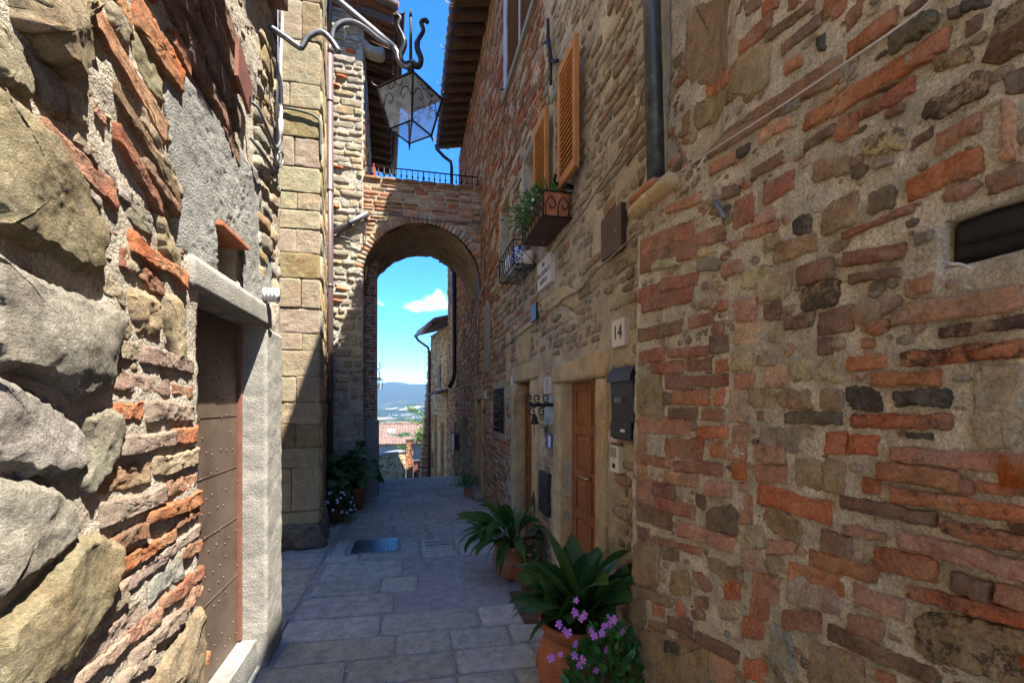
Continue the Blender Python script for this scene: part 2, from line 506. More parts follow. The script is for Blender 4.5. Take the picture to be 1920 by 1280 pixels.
def blend(c, f, base=(0.36, 0.30, 0.21)):
    return tuple(c[i] * (1 - f) + base[i] * f for i in range(3)) + (c[3],)


# ------------------------------------------------------------------ object helpers
def tag(o, label=None, cat=None, group=None, kind=None):
    if label: o['label'] = label
    if cat: o['category'] = cat
    if group: o['group'] = group
    if kind: o['kind'] = kind
    return o


LOC = {}


def thing(name, loc, label, cat, group=None):
    o = bpy.data.objects.new(name, None)
    o.empty_display_size = 0.2
    o.location = loc
    COL.objects.link(o)
    LOC[o.name] = Vector(loc)
    return tag(o, label, cat, group, 'thing')


def link(name, mesh, parent=None, m=None):
    o = bpy.data.objects.new(name, mesh)
    COL.objects.link(o)
    if m is not None and not mesh.materials:
        mesh.materials.append(MATS[m] if isinstance(m, str) else m)
    if parent is not None:
        o.parent = parent
        if parent.name in LOC:
            o.matrix_parent_inverse = Matrix.Translation(-LOC[parent.name])
    return o


def mesh_from(name, V, Fc, cols=None, smooth=True):
    me = bpy.data.meshes.new(name)
    me.from_pydata([tuple(v) for v in V], [], Fc)
    if smooth:
        me.polygons.foreach_set('use_smooth', [True] * len(me.polygons))
    if cols is not None:
        at = me.color_attributes.new('tint', 'FLOAT_COLOR', 'POINT')
        at.data.foreach_set('color', np.asarray(cols, dtype=np.float32).ravel())
    me.update()
    return me


class MB:
    """collects shapes, becomes one mesh"""
    def __init__(self):
        self.V, self.F, self.S = [], [], []

    def add(self, V, F, smooth=False, M=None):
        o = len(self.V)
        for v in V:
            v = Vector(v)
            self.V.append(tuple(M @ v) if M is not None else tuple(v))
        for f in F:
            self.F.append(tuple(i + o for i in f)); self.S.append(smooth)
        return self

    def box(self, x0, x1, y0, y1, z0, z1, M=None, bev=0.0):
        if bev <= 0:
            V = [(x, y, z) for x in (x0, x1) for y in (y0, y1) for z in (z0, z1)]
            F = [(0, 1, 3, 2), (4, 6, 7, 5), (0, 4, 5, 1), (2, 3, 7, 6), (0, 2, 6, 4), (1, 5, 7, 3)]
            return self.add(V, F, M=M)
        bm = bmesh.new()
        bmesh.ops.create_cube(bm, size=1.0)
        for v in bm.verts:
            v.co = Vector(((x0 + x1) / 2 + v.co.x * (x1 - x0), (y0 + y1) / 2 + v.co.y * (y1 - y0), (z0 + z1) / 2 + v.co.z * (z1 - z0)))
        bmesh.ops.bevel(bm, geom=list(bm.edges), offset=bev, segments=2, affect='EDGES', profile=0.6)
        bm.verts.index_update()
        self.add([v.co for v in bm.verts], [[v.index for v in f.verts] for f in bm.faces], M=M)
        bm.free()
        return self

    def quad(self, a, b, c, d):
        return self.add([a, b, c, d], [(0, 1, 2, 3)])

    def tube(self, pts, r, n=8, caps=True, flat=None):
        P = [Vector(p) for p in pts]
        R = r if isinstance(r, (list, tuple)) else [r] * len(P)
        V, F = [], []
        up = None
        for i, p in enumerate(P):
            t = (P[min(i + 1, len(P) - 1)] - P[max(i - 1, 0)]).normalized()
            if up is None:
                ref = Vector((0, 0, 1)) if abs(t.z) < 0.9 else Vector((0, 1, 0))
                up = (ref - t * ref.dot(t)).normalized()
            else:
                up = (up - t * up.dot(t)).normalized()
            s = t.cross(up)
            for k in range(n):
                a = 2 * math.pi * k / n
                ku = flat if flat else 1.0
                V.append(p + (up * math.cos(a) + s * math.sin(a) * ku) * R[i])
        for i in range(len(P) - 1):
            for k in range(n):
                F.append((i * n + k, i * n + (k + 1) % n, (i + 1) * n + (k + 1) % n, (i + 1) * n + k))
        if caps:
            F.append(tuple(range(n - 1, -1, -1))); F.append(tuple((len(P) - 1) * n + k for k in range(n)))
        return self.add(V, F, True)

    def lathe(self, prof, n=24, c=(0, 0, 0), wob=0.0):
        V, F = [], []
        for i, (r, z) in enumerate(prof):
            for k in range(n):
                a = 2 * math.pi * k / n
                rr = r * (1 + wob * math.sin(3 * a + z * 9))
                V.append((c[0] + rr * math.cos(a), c[1] + rr * math.sin(a), c[2] + z))
        for i in range(len(prof) - 1):
            for k in range(n):
                F.append((i * n + k, i * n + (k + 1) % n, (i + 1) * n + (k + 1) % n, (i + 1) * n + k))
        return self.add(V, F, True)

    def prism(self, poly, axis, a, b):
        """poly 2D extruded along axis from a to b"""
        n = len(poly)
        def mk(p, t):
            return {'x': (t, p[0], p[1]), 'y': (p[0], t, p[1]), 'z': (p[0], p[1], t)}[axis]
        V = [mk(p, a) for p in poly] + [mk(p, b) for p in poly]
        F = [tuple(range(n - 1, -1, -1)), tuple(range(n, 2 * n))]
        F += [(k, (k + 1) % n, n + (k + 1) % n, n + k) for k in range(n)]
        return self.add(V, F)

    def build(self, name, m, parent=None, smooth=None):
        me = bpy.data.meshes.new(name)
        me.from_pydata(self.V, [], self.F)
        S = self.S if smooth is None else [smooth] * len(self.F)
        me.polygons.foreach_set('use_smooth', S)
        me.validate()
        bm = bmesh.new(); bm.from_mesh(me)
        bmesh.ops.recalc_face_normals(bm, faces=bm.faces)
        bm.to_mesh(me); bm.free()
        return link(name, me, parent, m)


def solid(name, verts, m, parent, **kw):
    return MB().box(*verts, **kw).build(name, m, parent)


def inst(name, mesh, parent, loc=(0, 0, 0), rot=(0, 0, 0), scale=(1, 1, 1)):
    o = link(name, mesh, parent)
    o.location = loc; o.rotation_euler = rot; o.scale = scale
    return o


# ------------------------------------------------------------------ masonry
class Frame:
    def __init__(self, o, ud, n, vd=(0, 0, 1), off=None):
        self.o, self.ud, self.vd, self.n = (np.array(x, dtype=float) for x in (o, ud, vd, n))
        self.off = off
        self.flip = np.dot(np.cross(self.ud, self.vd), self.n) < 0

    def P(self, u, v, h):
        u, v, h = (np.asarray(x, dtype=float) for x in (u, v, h))
        if self.off is not None:
            h = h + self.off(u, v)
        return self.o + u[..., None] * self.ud + v[..., None] * self.vd + h[..., None] * self.n


def chaikin(p, it=1, k=0.2):
    for _ in range(it):
        q = np.roll(p, -1, axis=0)
        a = p * (1 - k) + q * k
        b = p * k + q * (1 - k)
        p = np.stack([a, b], 1).reshape(-1, 2)
    return p


def resample(p, n):
    q = np.vstack([p, p[:1]])
    d = np.r_[0, np.cumsum(np.hypot(*(q[1:] - q[:-1]).T))]
    t = np.linspace(0, d[-1], n, endpoint=False)
    return np.stack([np.interp(t, d, q[:, 0]), np.interp(t, d, q[:, 1])], 1)


def piece(frame, poly, H, back=0.02, nang=18, nr=1, rough=0.003, edge=0.006, dome=0.15, jit=0.004, freq=18.0, rnd=1, k=0.2, seed=None, octv=4, gain=0.58):
    """one stone or brick: an irregular outline with a worn, domed front and a skirt set back into the mortar"""
    p = np.array(poly, dtype=float)
    a2 = np.sum(p[:, 0] * np.roll(p[:, 1], -1) - np.roll(p[:, 0], -1) * p[:, 1])
    if a2 < 0:
        p = p[::-1]
    if rnd:
        p = chaikin(p, rnd, k)
    p = resample(p, nang)
    seed = rng.randrange(10000) if seed is None else seed
    c = p.mean(0)
    tng = np.roll(p, -1, 0) - np.roll(p, 1, 0)
    nrm = np.stack([tng[:, 1], -tng[:, 0]], 1)
    nrm /= (np.linalg.norm(nrm, axis=1, keepdims=True) + 1e-9)
    if jit:
        nz = fbm(np.c_[p * 42.0, np.full(len(p), seed * 0.37)], seed, 3, 0.75)
        p = p + nrm * (nz * jit)[:, None]
    e = min(edge, 0.25 * np.min(np.linalg.norm(p - c, axis=1)))
    pin = p - nrm * e
    rings = [(p, -back), (p, H * 0.45), (pin, H * 0.9)]
    for i in range(1, nr + 1):
        t = 1 - i / (nr + 1.0)
        rings.append((c + (pin - c) * t, H * (1 + dome * (1 - t * t))))
    U = np.vstack([r[0] for r in rings] + [c[None]])
    h = np.concatenate([np.full(nang, r[1]) for r in rings] + [[H * (1 + dome)]])
    if rough:
        nz = fbm(np.c_[U * freq, np.full(len(U), seed * 0.71)], seed + 5, octv, gain)
        w = np.ones(len(U)); w[:nang] = 0; w[nang:2 * nang] = 0.6
        h = h + nz * rough * w
    V = frame.P(U[:, 0], U[:, 1], h)
    F = []
    m = len(rings)
    for r in range(m - 1):
        for q in range(nang):
            q2 = (q + 1) % nang
            F.append((r * nang + q, r * nang + q2, (r + 1) * nang + q2, (r + 1) * nang + q))
    ci = m * nang
    for q in range(nang):
        F.append(((m - 1) * nang + q, (m - 1) * nang + (q + 1) % nang, ci))
    if frame.flip:
        F = [f[::-1] for f in F]
    return V, F


def rough_box(name, x0, x1, y0, y1, z0, z1, m, parent, res=0.03, amp=0.006, freq=14.0, seed=1):
    """block of stone or concrete with uneven faces and worn arrises"""
    bm = bmesh.new()
    n = [max(2, int((b - a) / res) + 1) for a, b in ((x0, x1), (y0, y1), (z0, z1))]
    lo, hi = np.array((x0, y0, z0)), np.array((x1, y1, z1))
    V, F, ix = [], [], {}
    def vid(i, j, k):
        if (i, j, k) not in ix:
            ix[(i, j, k)] = len(V); V.append(lo + (hi - lo) * np.array((i / n[0], j / n[1], k / n[2])))
        return ix[(i, j, k)]
    for ax in range(3):
        u, v = [(1, 2), (0, 2), (0, 1)][ax]
        for side in (0, n[ax]):
            for a in range(n[u]):
                for b in range(n[v]):
                    def c(da, db):
                        q = [0, 0, 0]; q[ax] = side; q[u] = a + da; q[v] = b + db
                        return vid(*q)
                    F.append((c(0, 0), c(1, 0), c(1, 1), c(0, 1)))
    V = np.array(V)
    on = (np.isclose(V, lo) | np.isclose(V, hi)).sum(1)
    ctr = (lo + hi) / 2
    sgn = np.where(np.isclose(V, lo), -1.0, np.where(np.isclose(V, hi), 1.0, 0.0))
    d = fbm(V * freq, seed, 5, 0.6) * amp
    V = V + sgn * d[:, None] - sgn * np.where(on > 1, amp * 1.2, 0.0)[:, None]
    me = mesh_from(name, V, F)
    bm.from_mesh(me); bmesh.ops.recalc_face_normals(bm, faces=bm.faces); bm.to_mesh(me); bm.free()
    return link(name, me, parent, m)


class Heap:
    """pieces of one wall: the largest in view become objects of their own, the rest one joined part"""
    def __init__(self):
        self.items = []

    def add(self, name, VF, col, m):
        V, F = VF
        c = V.mean(0)
        q = proj(c)
        ext = np.linalg.norm(V.max(0) - V.min(0))
        s = 0.0
        if q and -60 < q[0] < 1980 and -60 < q[1] < 1340:
            s = ext / q[2]
        self.items.append((s, name, V, F, col, m))

    def emit(self, parent, limit=290, stuff_name='rubble'):
        by = {}
        for it in self.items:
            by.setdefault(it[1], []).append(it)
        rest = {}
        for name, its in by.items():
            its.sort(key=lambda t: -t[0])
            for i, (s, nm, V, F, col, m) in enumerate(its):
                if i < limit and s > 0:
                    me = mesh_from(nm, V, F, np.tile(col, (len(V), 1)))
                    link(nm, me, parent, m)
                else:
                    rest.setdefault((m, nm), []).append((V, F, col))
        for (m, nm), its in rest.items():
            VV, FF, CC, o = [], [], [], 0
            for V, F, col in its:
                VV.append(V); CC.append(np.tile(col, (len(V), 1)))
                FF += [tuple(i + o for i in f) for f in F]
                o += len(V)
            me = mesh_from(nm + '_courses', np.vstack(VV), FF, np.vstack(CC))
            tag(link(nm + '_courses', me, parent, m), kind='stuff')


def lines(a, b, fine_a, fine_b, fine, coarse, extra=()):
    xs = list(extra) + [a, b]
    x = a
    while x < b:
        xs.append(x)
        x += fine if fine_a - 1e-6 <= x < fine_b else coarse
        if xs[-1] < fine_a < x:
            x = fine_a
    xs = sorted(x for x in xs if a - 1e-9 <= x <= b + 1e-9)
    out = [xs[0]]
    ex = set(round(e, 6) for e in list(extra) + [a, b])
    for x in xs[1:]:
        if x - out[-1] < 0.35 * fine:
            if round(x, 6) in ex:
                out[-1] = x if round(out[-1], 6) not in ex else out[-1]
            continue
        out.append(x)
    return np.array(out)


def wall(name, frame, us, vs, holes, m, parent, amp=0.006, freq=9.0, depth=0.35, seed=3, hfun=None, octv=4):
    """rough mortar surface with openings; every free edge is returned into the wall"""
    U, Vv = np.meshgrid(us, vs, indexing='ij')
    nu, nv = U.shape
    pts = np.c_[U.ravel() * freq, Vv.ravel() * freq, np.full(U.size, seed * 1.3)]
    h = fbm(pts, seed, octv, 0.55) * amp
    if hfun is not None:
        h = h + hfun(U.ravel(), Vv.ravel())
    W = frame.P(U.ravel(), Vv.ravel(), h)
    B = frame.P(U.ravel(), Vv.ravel(), np.full(U.size, -depth))
    cu, cv = (us[:-1] + us[1:]) / 2, (vs[:-1] + vs[1:]) / 2
    keep = np.ones((nu - 1, nv - 1), bool)
    for (a, b, c, d) in holes:
        keep &= ~(((cu > a) & (cu < b))[:, None] & ((cv > c) & (cv < d))[None, :])
    F = []
    idx = lambda i, j: i * nv + j
    bmap, BV = {}, []
    nW = len(W)

    def bi(k):
        if k not in bmap:
            bmap[k] = nW + len(BV); BV.append(B[k])
        return bmap[k]
    for i in range(nu - 1):
        for j in range(nv - 1):
            if not keep[i, j]:
                continue
            a, b, c, d = idx(i, j), idx(i + 1, j), idx(i + 1, j + 1), idx(i, j + 1)
            F.append((a, b, c, d))
            if j == 0 or not keep[i, j - 1]: F.append((b, a, bi(a), bi(b)))
            if j == nv - 2 or not keep[i, j + 1]: F.append((d, c, bi(c), bi(d)))
            if i == 0 or not keep[i - 1, j]: F.append((a, d, bi(d), bi(a)))
            if i == nu - 2 or not keep[i + 1, j]: F.append((c, b, bi(b), bi(c)))
    if frame.flip:
        F = [f[::-1] for f in F]
    V = np.vstack([W, np.array(BV)]) if BV else W
    me = mesh_from(name, V, F)
    return link(name, me, parent, m)


def rect_hits(u0, u1, v0, v1, holes, pad=0.0):
    for (a, b, c, d) in holes:
        if u0 < b - 0.001 + pad and u1 > a + 0.001 - pad and v0 < d - 0.001 + pad and v1 > c + 0.001 - pad:
            return True
    return False


def courses(heap, frame, u0, u1, v0, v1, style, holes=(), keep=None):
    """irregular courses; style(u, v) gives (row height, length range, colours, gap, H, fill, kind) at that spot"""
    v = v0
    while v < v1:
        rh = style((u0 + u1) / 2, v)[0] * rng.uniform(0.75, 1.25)
        u = u0 - rng.uniform(0, 0.15)
        while u < u1:
            st = style(max(u, u0), v)
            L = rng.uniform(*st[1])
            a, b = max(u, u0), min(u + L, u1)
            u += L
            if b - a < 0.03 or rng.random() > st[5]:
                continue
            dv = rng.uniform(-0.1, 0.1) * rh
            hh = rh * rng.uniform(0.86, 1.06)
            c, d = v + dv, min(v + dv + hh, v1)
            if d - c < 0.015:
                continue
            if rect_hits(a, b, c, d, holes):
                continue
            if keep is not None and not keep((a + b) / 2, (c + d) / 2):
                continue
            g = st[3]
            g = min(g, 0.3 * (d - c), 0.3 * (b - a))
            a, b, c, d = a + g * rng.uniform(.3, .8), b - g * rng.uniform(.3, .8), c + g * rng.uniform(.3, .8), d - g * rng.uniform(.3, .8)
            code = rng.choice(st[2])
            J = lambda s: rng.uniform(-s, s)
            jw, jh = (b - a) * 0.04, (d - c) * 0.10
            if st[6] == 'stone':
                jw, jh = (b - a) * 0.10, (d - c) * 0.2
                poly = [(a + J(jw), c + J(jh)), ((a + b) / 2 + J(jw), c + J(jh) * .6), (b + J(jw), c + J(jh)), (b + J(jw) * .5, (c + d) / 2), (b + J(jw), d + J(jh)),
                        ((a + b) / 2 + J(jw), d + J(jh) * .6), (a + J(jw), d + J(jh)), (a + J(jw) * .5, (c + d) / 2)]
                vf = piece(frame, poly, st[4] * rng.uniform(0.35, 1.4), 0.02, 16, 1, st[4] * 0.5, 0.008, 0.12, 0.012, 16, 1, 0.10)
                heap.add('stone', vf, blend(tint(code, rng.choice((0, 0, 0.1, 0.3, 0.5))), st[8] if len(st) > 8 else 0.0), st[7])
            else:
                poly = [(a + J(jw), c + J(jh)), (b + J(jw), c + J(jh)), (b + J(jw), d + J(jh)), (a + J(jw), d + J(jh))]
                vf = piece(frame, poly, st[4] * rng.uniform(0.4, 1.5), 0.015, 14, 0, st[4] * 0.4, 0.004, 0.05, 0.005, 20, 1, 0.06)
                heap.add('brick', vf, tint(code, rng.choice((0, 0, 0, 0.2, 0.5))), st[7])
        v += rh


def chips(parent, frame, spots, n, u0, u1, v0, v1, codes, m, size=(.008, .028), H=(.003, .010), seed=1, mix=0.35, base=(0.42, 0.36, 0.27)):
    """small stone and brick chips bedded in the mortar between the larger pieces, one joined part"""
    r = random.Random(seed)
    S = np.array([(c[0], c[1], c[2], c[3]) for c in spots]) if spots else np.zeros((0, 4))
    hp = Heap(); k = 0; tries = 0
    while k < n and tries < n * 12:
        tries += 1
        u, v, s = r.uniform(u0, u1), r.uniform(v0, v1), r.uniform(*size)
        if len(S) and np.any((np.abs(S[:, 0] - u) < S[:, 2] + s * .4) & (np.abs(S[:, 1] - v) < S[:, 3] + s * .4)):
            continue
        asp, a0 = r.uniform(.4, .9), r.uniform(-.4, .4)
        nn = r.choice((5, 6, 7))
        poly = [(u + s * math.cos(a0 + 6.283 * i / nn) * r.uniform(.75, 1.15), v + s * asp * math.sin(a0 + 6.283 * i / nn) * r.uniform(.75, 1.15)) for i in range(nn)]
        hp.add('chip', piece(frame, poly, r.uniform(*H), .012, 10, 0, .003, .003, .1, .003, 30, 1, .12), blend(tint(r.choice(codes), r.choice((0, .2, .5))), mix, base), m)
        k += 1
    hp.emit(parent, 0)


def bar_poly(p1, p2, t, seedj=0.12):
    """outline of a brick from its centre line (u, v) and its height"""
    (ua, va), (ub, vb) = p1, p2
    J = lambda: rng.uniform(-1, 1) * t * seedj
    n = 3 if abs(ub - ua) > 2.2 * t else 1
    bot = [(ua + (ub - ua) * i / n, va + (vb - va) * i / n - t / 2 + J()) for i in range(n + 1)]
    top = [(ua + (ub - ua) * i / n, va + (vb - va) * i / n + t / 2 + J()) for i in range(n, -1, -1)]
    return [(u + J() * 0.8, v) for u, v in bot + top]


# ================================================================== SETTING: street, terrain
def gz(y):
    t = max(0.0, y - 9.3)
    return -0.16 * (t - 1.2 * (1 - math.exp(-t / 1.2)))


def build_street():
    us, vs = np.linspace(-3.2, 3.0, 32), np.r_[np.linspace(-3, 12, 90), np.linspace(12.3, 24, 30)]
    off = lambda u, v: np.vectorize(gz)(v)
    fr = Frame((0, 0, 0), (1, 0, 0), (0, 0, 1), (0, 1, 0), off)
    st = wall('street', fr, us, vs, [], 'mortar_street', None, amp=0.006, freq=3.0, depth=1.0, seed=11)
    tag(st, 'grey stone paved alley running under the arch', None, None, 'structure')
    del st['label']
    def slab(poly, code, H=0.011):
        vf = piece(fr, poly, H * rng.uniform(0.8, 1.2), 0.03, 36, 3, 0.004, 0.007, 0.02, 0.007, 7, 1, 0.05)
        V, F = vf
        link('paving_slab', mesh_from('paving_slab', V, F, np.tile(code, (len(V), 1))), st, 'paving')
    bounds = [0.2, 0.6, 1.0, 1.4, 1.8, 2.2, 2.55, 2.84, 3.13, 3.42, 3.77, 4.2, 4.55, 5.08, 5.32, 5.72, 6.1]
    y = 6.1
    while y < 13.5:
        y += rng.uniform(0.3, 0.46); bounds.append(y)
    def col():
        g = rng.uniform(0.34, 0.45)
        return (g * rng.uniform(0.96, 1.06), g * 1.06, g * rng.uniform(0.93, 1.02), rng.choice((0, 0, 0.05, 0.15)))
    cov = [(-0.70, -0.13, 5.25, 5.92), (0.12, 0.50, 5.25, 5.75), (0.42, 0.98, 3.98, 4.68)]          # metal grate, slotted slab, inspection slab
    for k in range(len(bounds) - 1):
        a, b = bounds[k], bounds[k + 1]
        x = -0.86 + rng.uniform(-0.08, 0.08)
        if a > 8: x = -0.8
        while x < 1.2:
            L = rng.uniform(0.34, 0.78)
            x2 = min(x + L, 1.24)
            if 1.24 - x2 < 0.18: x2 = 1.24
            sk = lambda X: X * -0.035                     # courses run slightly askew
            q = 0.009
            if not rect_hits(x, x2, a, b, cov, -0.08):
                J = lambda: rng.uniform(-0.010, 0.010)
                slab([(x + q + J(), a + q + sk(x) + J()), (x2 - q + J(), a + q + sk(x2) + J()), (x2 - q + J(), b - q + sk(x2) + J()), (x + q + J(), b - q + sk(x) + J())], col())
            x = x2
        # gutter strip along the left side
    ys = 1.0
    while ys < 7.6:
        ye = ys + rng.uniform(0.4, 0.7)
        slab([(-1.55, ys + .012), (-0.93, ys + .012), (-0.93, ye - .012), (-1.55, ye - .012)], col(), 0.012)
        slab([(-2.3, ys + .1), (-1.58, ys + .1), (-1.58, ye + .08), (-2.3, ye + .08)], col(), 0.012)
        ys = ye
    # filler pieces round the inserts
    slab([(-0.86, 5.26), (-0.72, 5.26), (-0.72, 5.92), (-0.86, 5.92)], col())
    slab([(-0.10, 5.28), (0.10, 5.28), (0.10, 5.74), (-0.10, 5.74)], col())
    slab([(0.13, 5.28), (0.50, 5.26), (0.50, 5.72), (0.13, 5.74)], col())
    slab([(0.53, 5.25), (1.2, 5.23), (1.2, 5.70), (0.53, 5.72)], col())
    g = 0.30
    slab([(0.44, 4.10), (0.90, 4.04), (0.98, 4.56), (0.42, 4.64)], (g, g, g * 1.03, 0.3), 0.012)
    # slots of the slotted slab
    mb = MB()
    for yy in (5.46, 5.57):
        mb.box(0.17, 0.46, yy - 0.005, yy + 0.005, 0.008, 0.0172)
    mb.build('drain_slot', 'dark_void', st)
    return st


street = build_street()


def build_terrain():
    az = np.unique(np.r_[np.linspace(-180, -20, 33), np.linspace(-20, 20, 181), np.linspace(20, 180, 33)]) * math.pi / 180
    R = np.r_[0.0, 12, 22, 34, 50, 75, 110, 160, 240, 360, 520, 760, 1050, 1400, np.arange(1700, 5001, 110), np.arange(5080, 12500, 75)]
    A, RR = np.meshgrid(az, R, indexing='ij')
    a, r = A.ravel(), RR.ravel()
    x, y = r * np.sin(a), r * np.cos(a)
    z = np.interp(r, [0, 22, 34, 60, 300, 1500, 5000, 12500], [-2.6, -2.6, -4.6, -7, -45, -122, -122, -122])
    n1 = fbm(np.c_[x / 900, y / 900, np.zeros_like(x)], 5, 4)
    n2 = fbm(np.c_[x / 2600, y / 2600, np.zeros_like(x)], 9, 5, 0.52)
    z = z + np.where(r > 1500, n1 * 9, 0)
    fh = np.exp(-((r - 6200) / 620) ** 2) * (np.exp(-((a - 0.012) / 0.055) ** 2) * 128 + 40 * np.exp(-((a + 0.09) / 0.03) ** 2))
    z = z + fh * (1 + 0.35 * n1)
    m = np.clip((r - 6600) / 3900, 0, 1); m = m * m * (3 - 2 * m)
    crest = 535 + 62 * np.exp(-((a + 0.033) / 0.03) ** 2) + 22 * np.exp(-((a - 0.03) / 0.02) ** 2) - 40 * np.clip((np.abs(a) - 0.07) / 0.1, 0, 1)
    z = z + m * (crest + 60 * n2 * np.where(r > 10300, 0.25, 1.0)) - np.clip(r - 10700, 0, 3000) * 0.12
    nA, nR = A.shape
    V = np.c_[x, y, z]
    F = [(i * nR + j, i * nR + j + 1, (i + 1) * nR + j + 1, (i + 1) * nR + j) for i in range(nA - 1) for j in range(nR - 1)]
    me = mesh_from('terrain', V, F)
    o = link('terrain', me, None, 'terrain')
    bm = bmesh.new(); bm.from_mesh(me); bmesh.ops.recalc_face_normals(bm, faces=bm.faces)
    if sum(f.normal.z for f in list(bm.faces)[:50]) < 0:
        bmesh.ops.reverse_faces(bm, faces=bm.faces)
    bm.to_mesh(me); bm.free()
    tag(o, None, None, None, 'structure')
    mb = MB()
    r2 = random.Random(3)
    for c in range(9):
        ca, cr = r2.uniform(-0.09, 0.09), r2.uniform(2700, 4700)
        for k in range(9):
            rr, aa = cr + r2.uniform(-90, 90), ca + r2.uniform(-0.012, 0.012)
            X, Y = rr * math.sin(aa), rr * math.cos(aa)
            w, d, h = r2.uniform(8, 20), r2.uniform(8, 16), r2.uniform(6, 9)
            mb.box(X - w / 2, X + w / 2, Y - d / 2, Y + d / 2, -132, -120 + h)
    tag(mb.build('distant_village', 'plaster_white'), 'pale scattered farmhouses far out on the valley floor', 'village', None, 'stuff')


build_terrain()


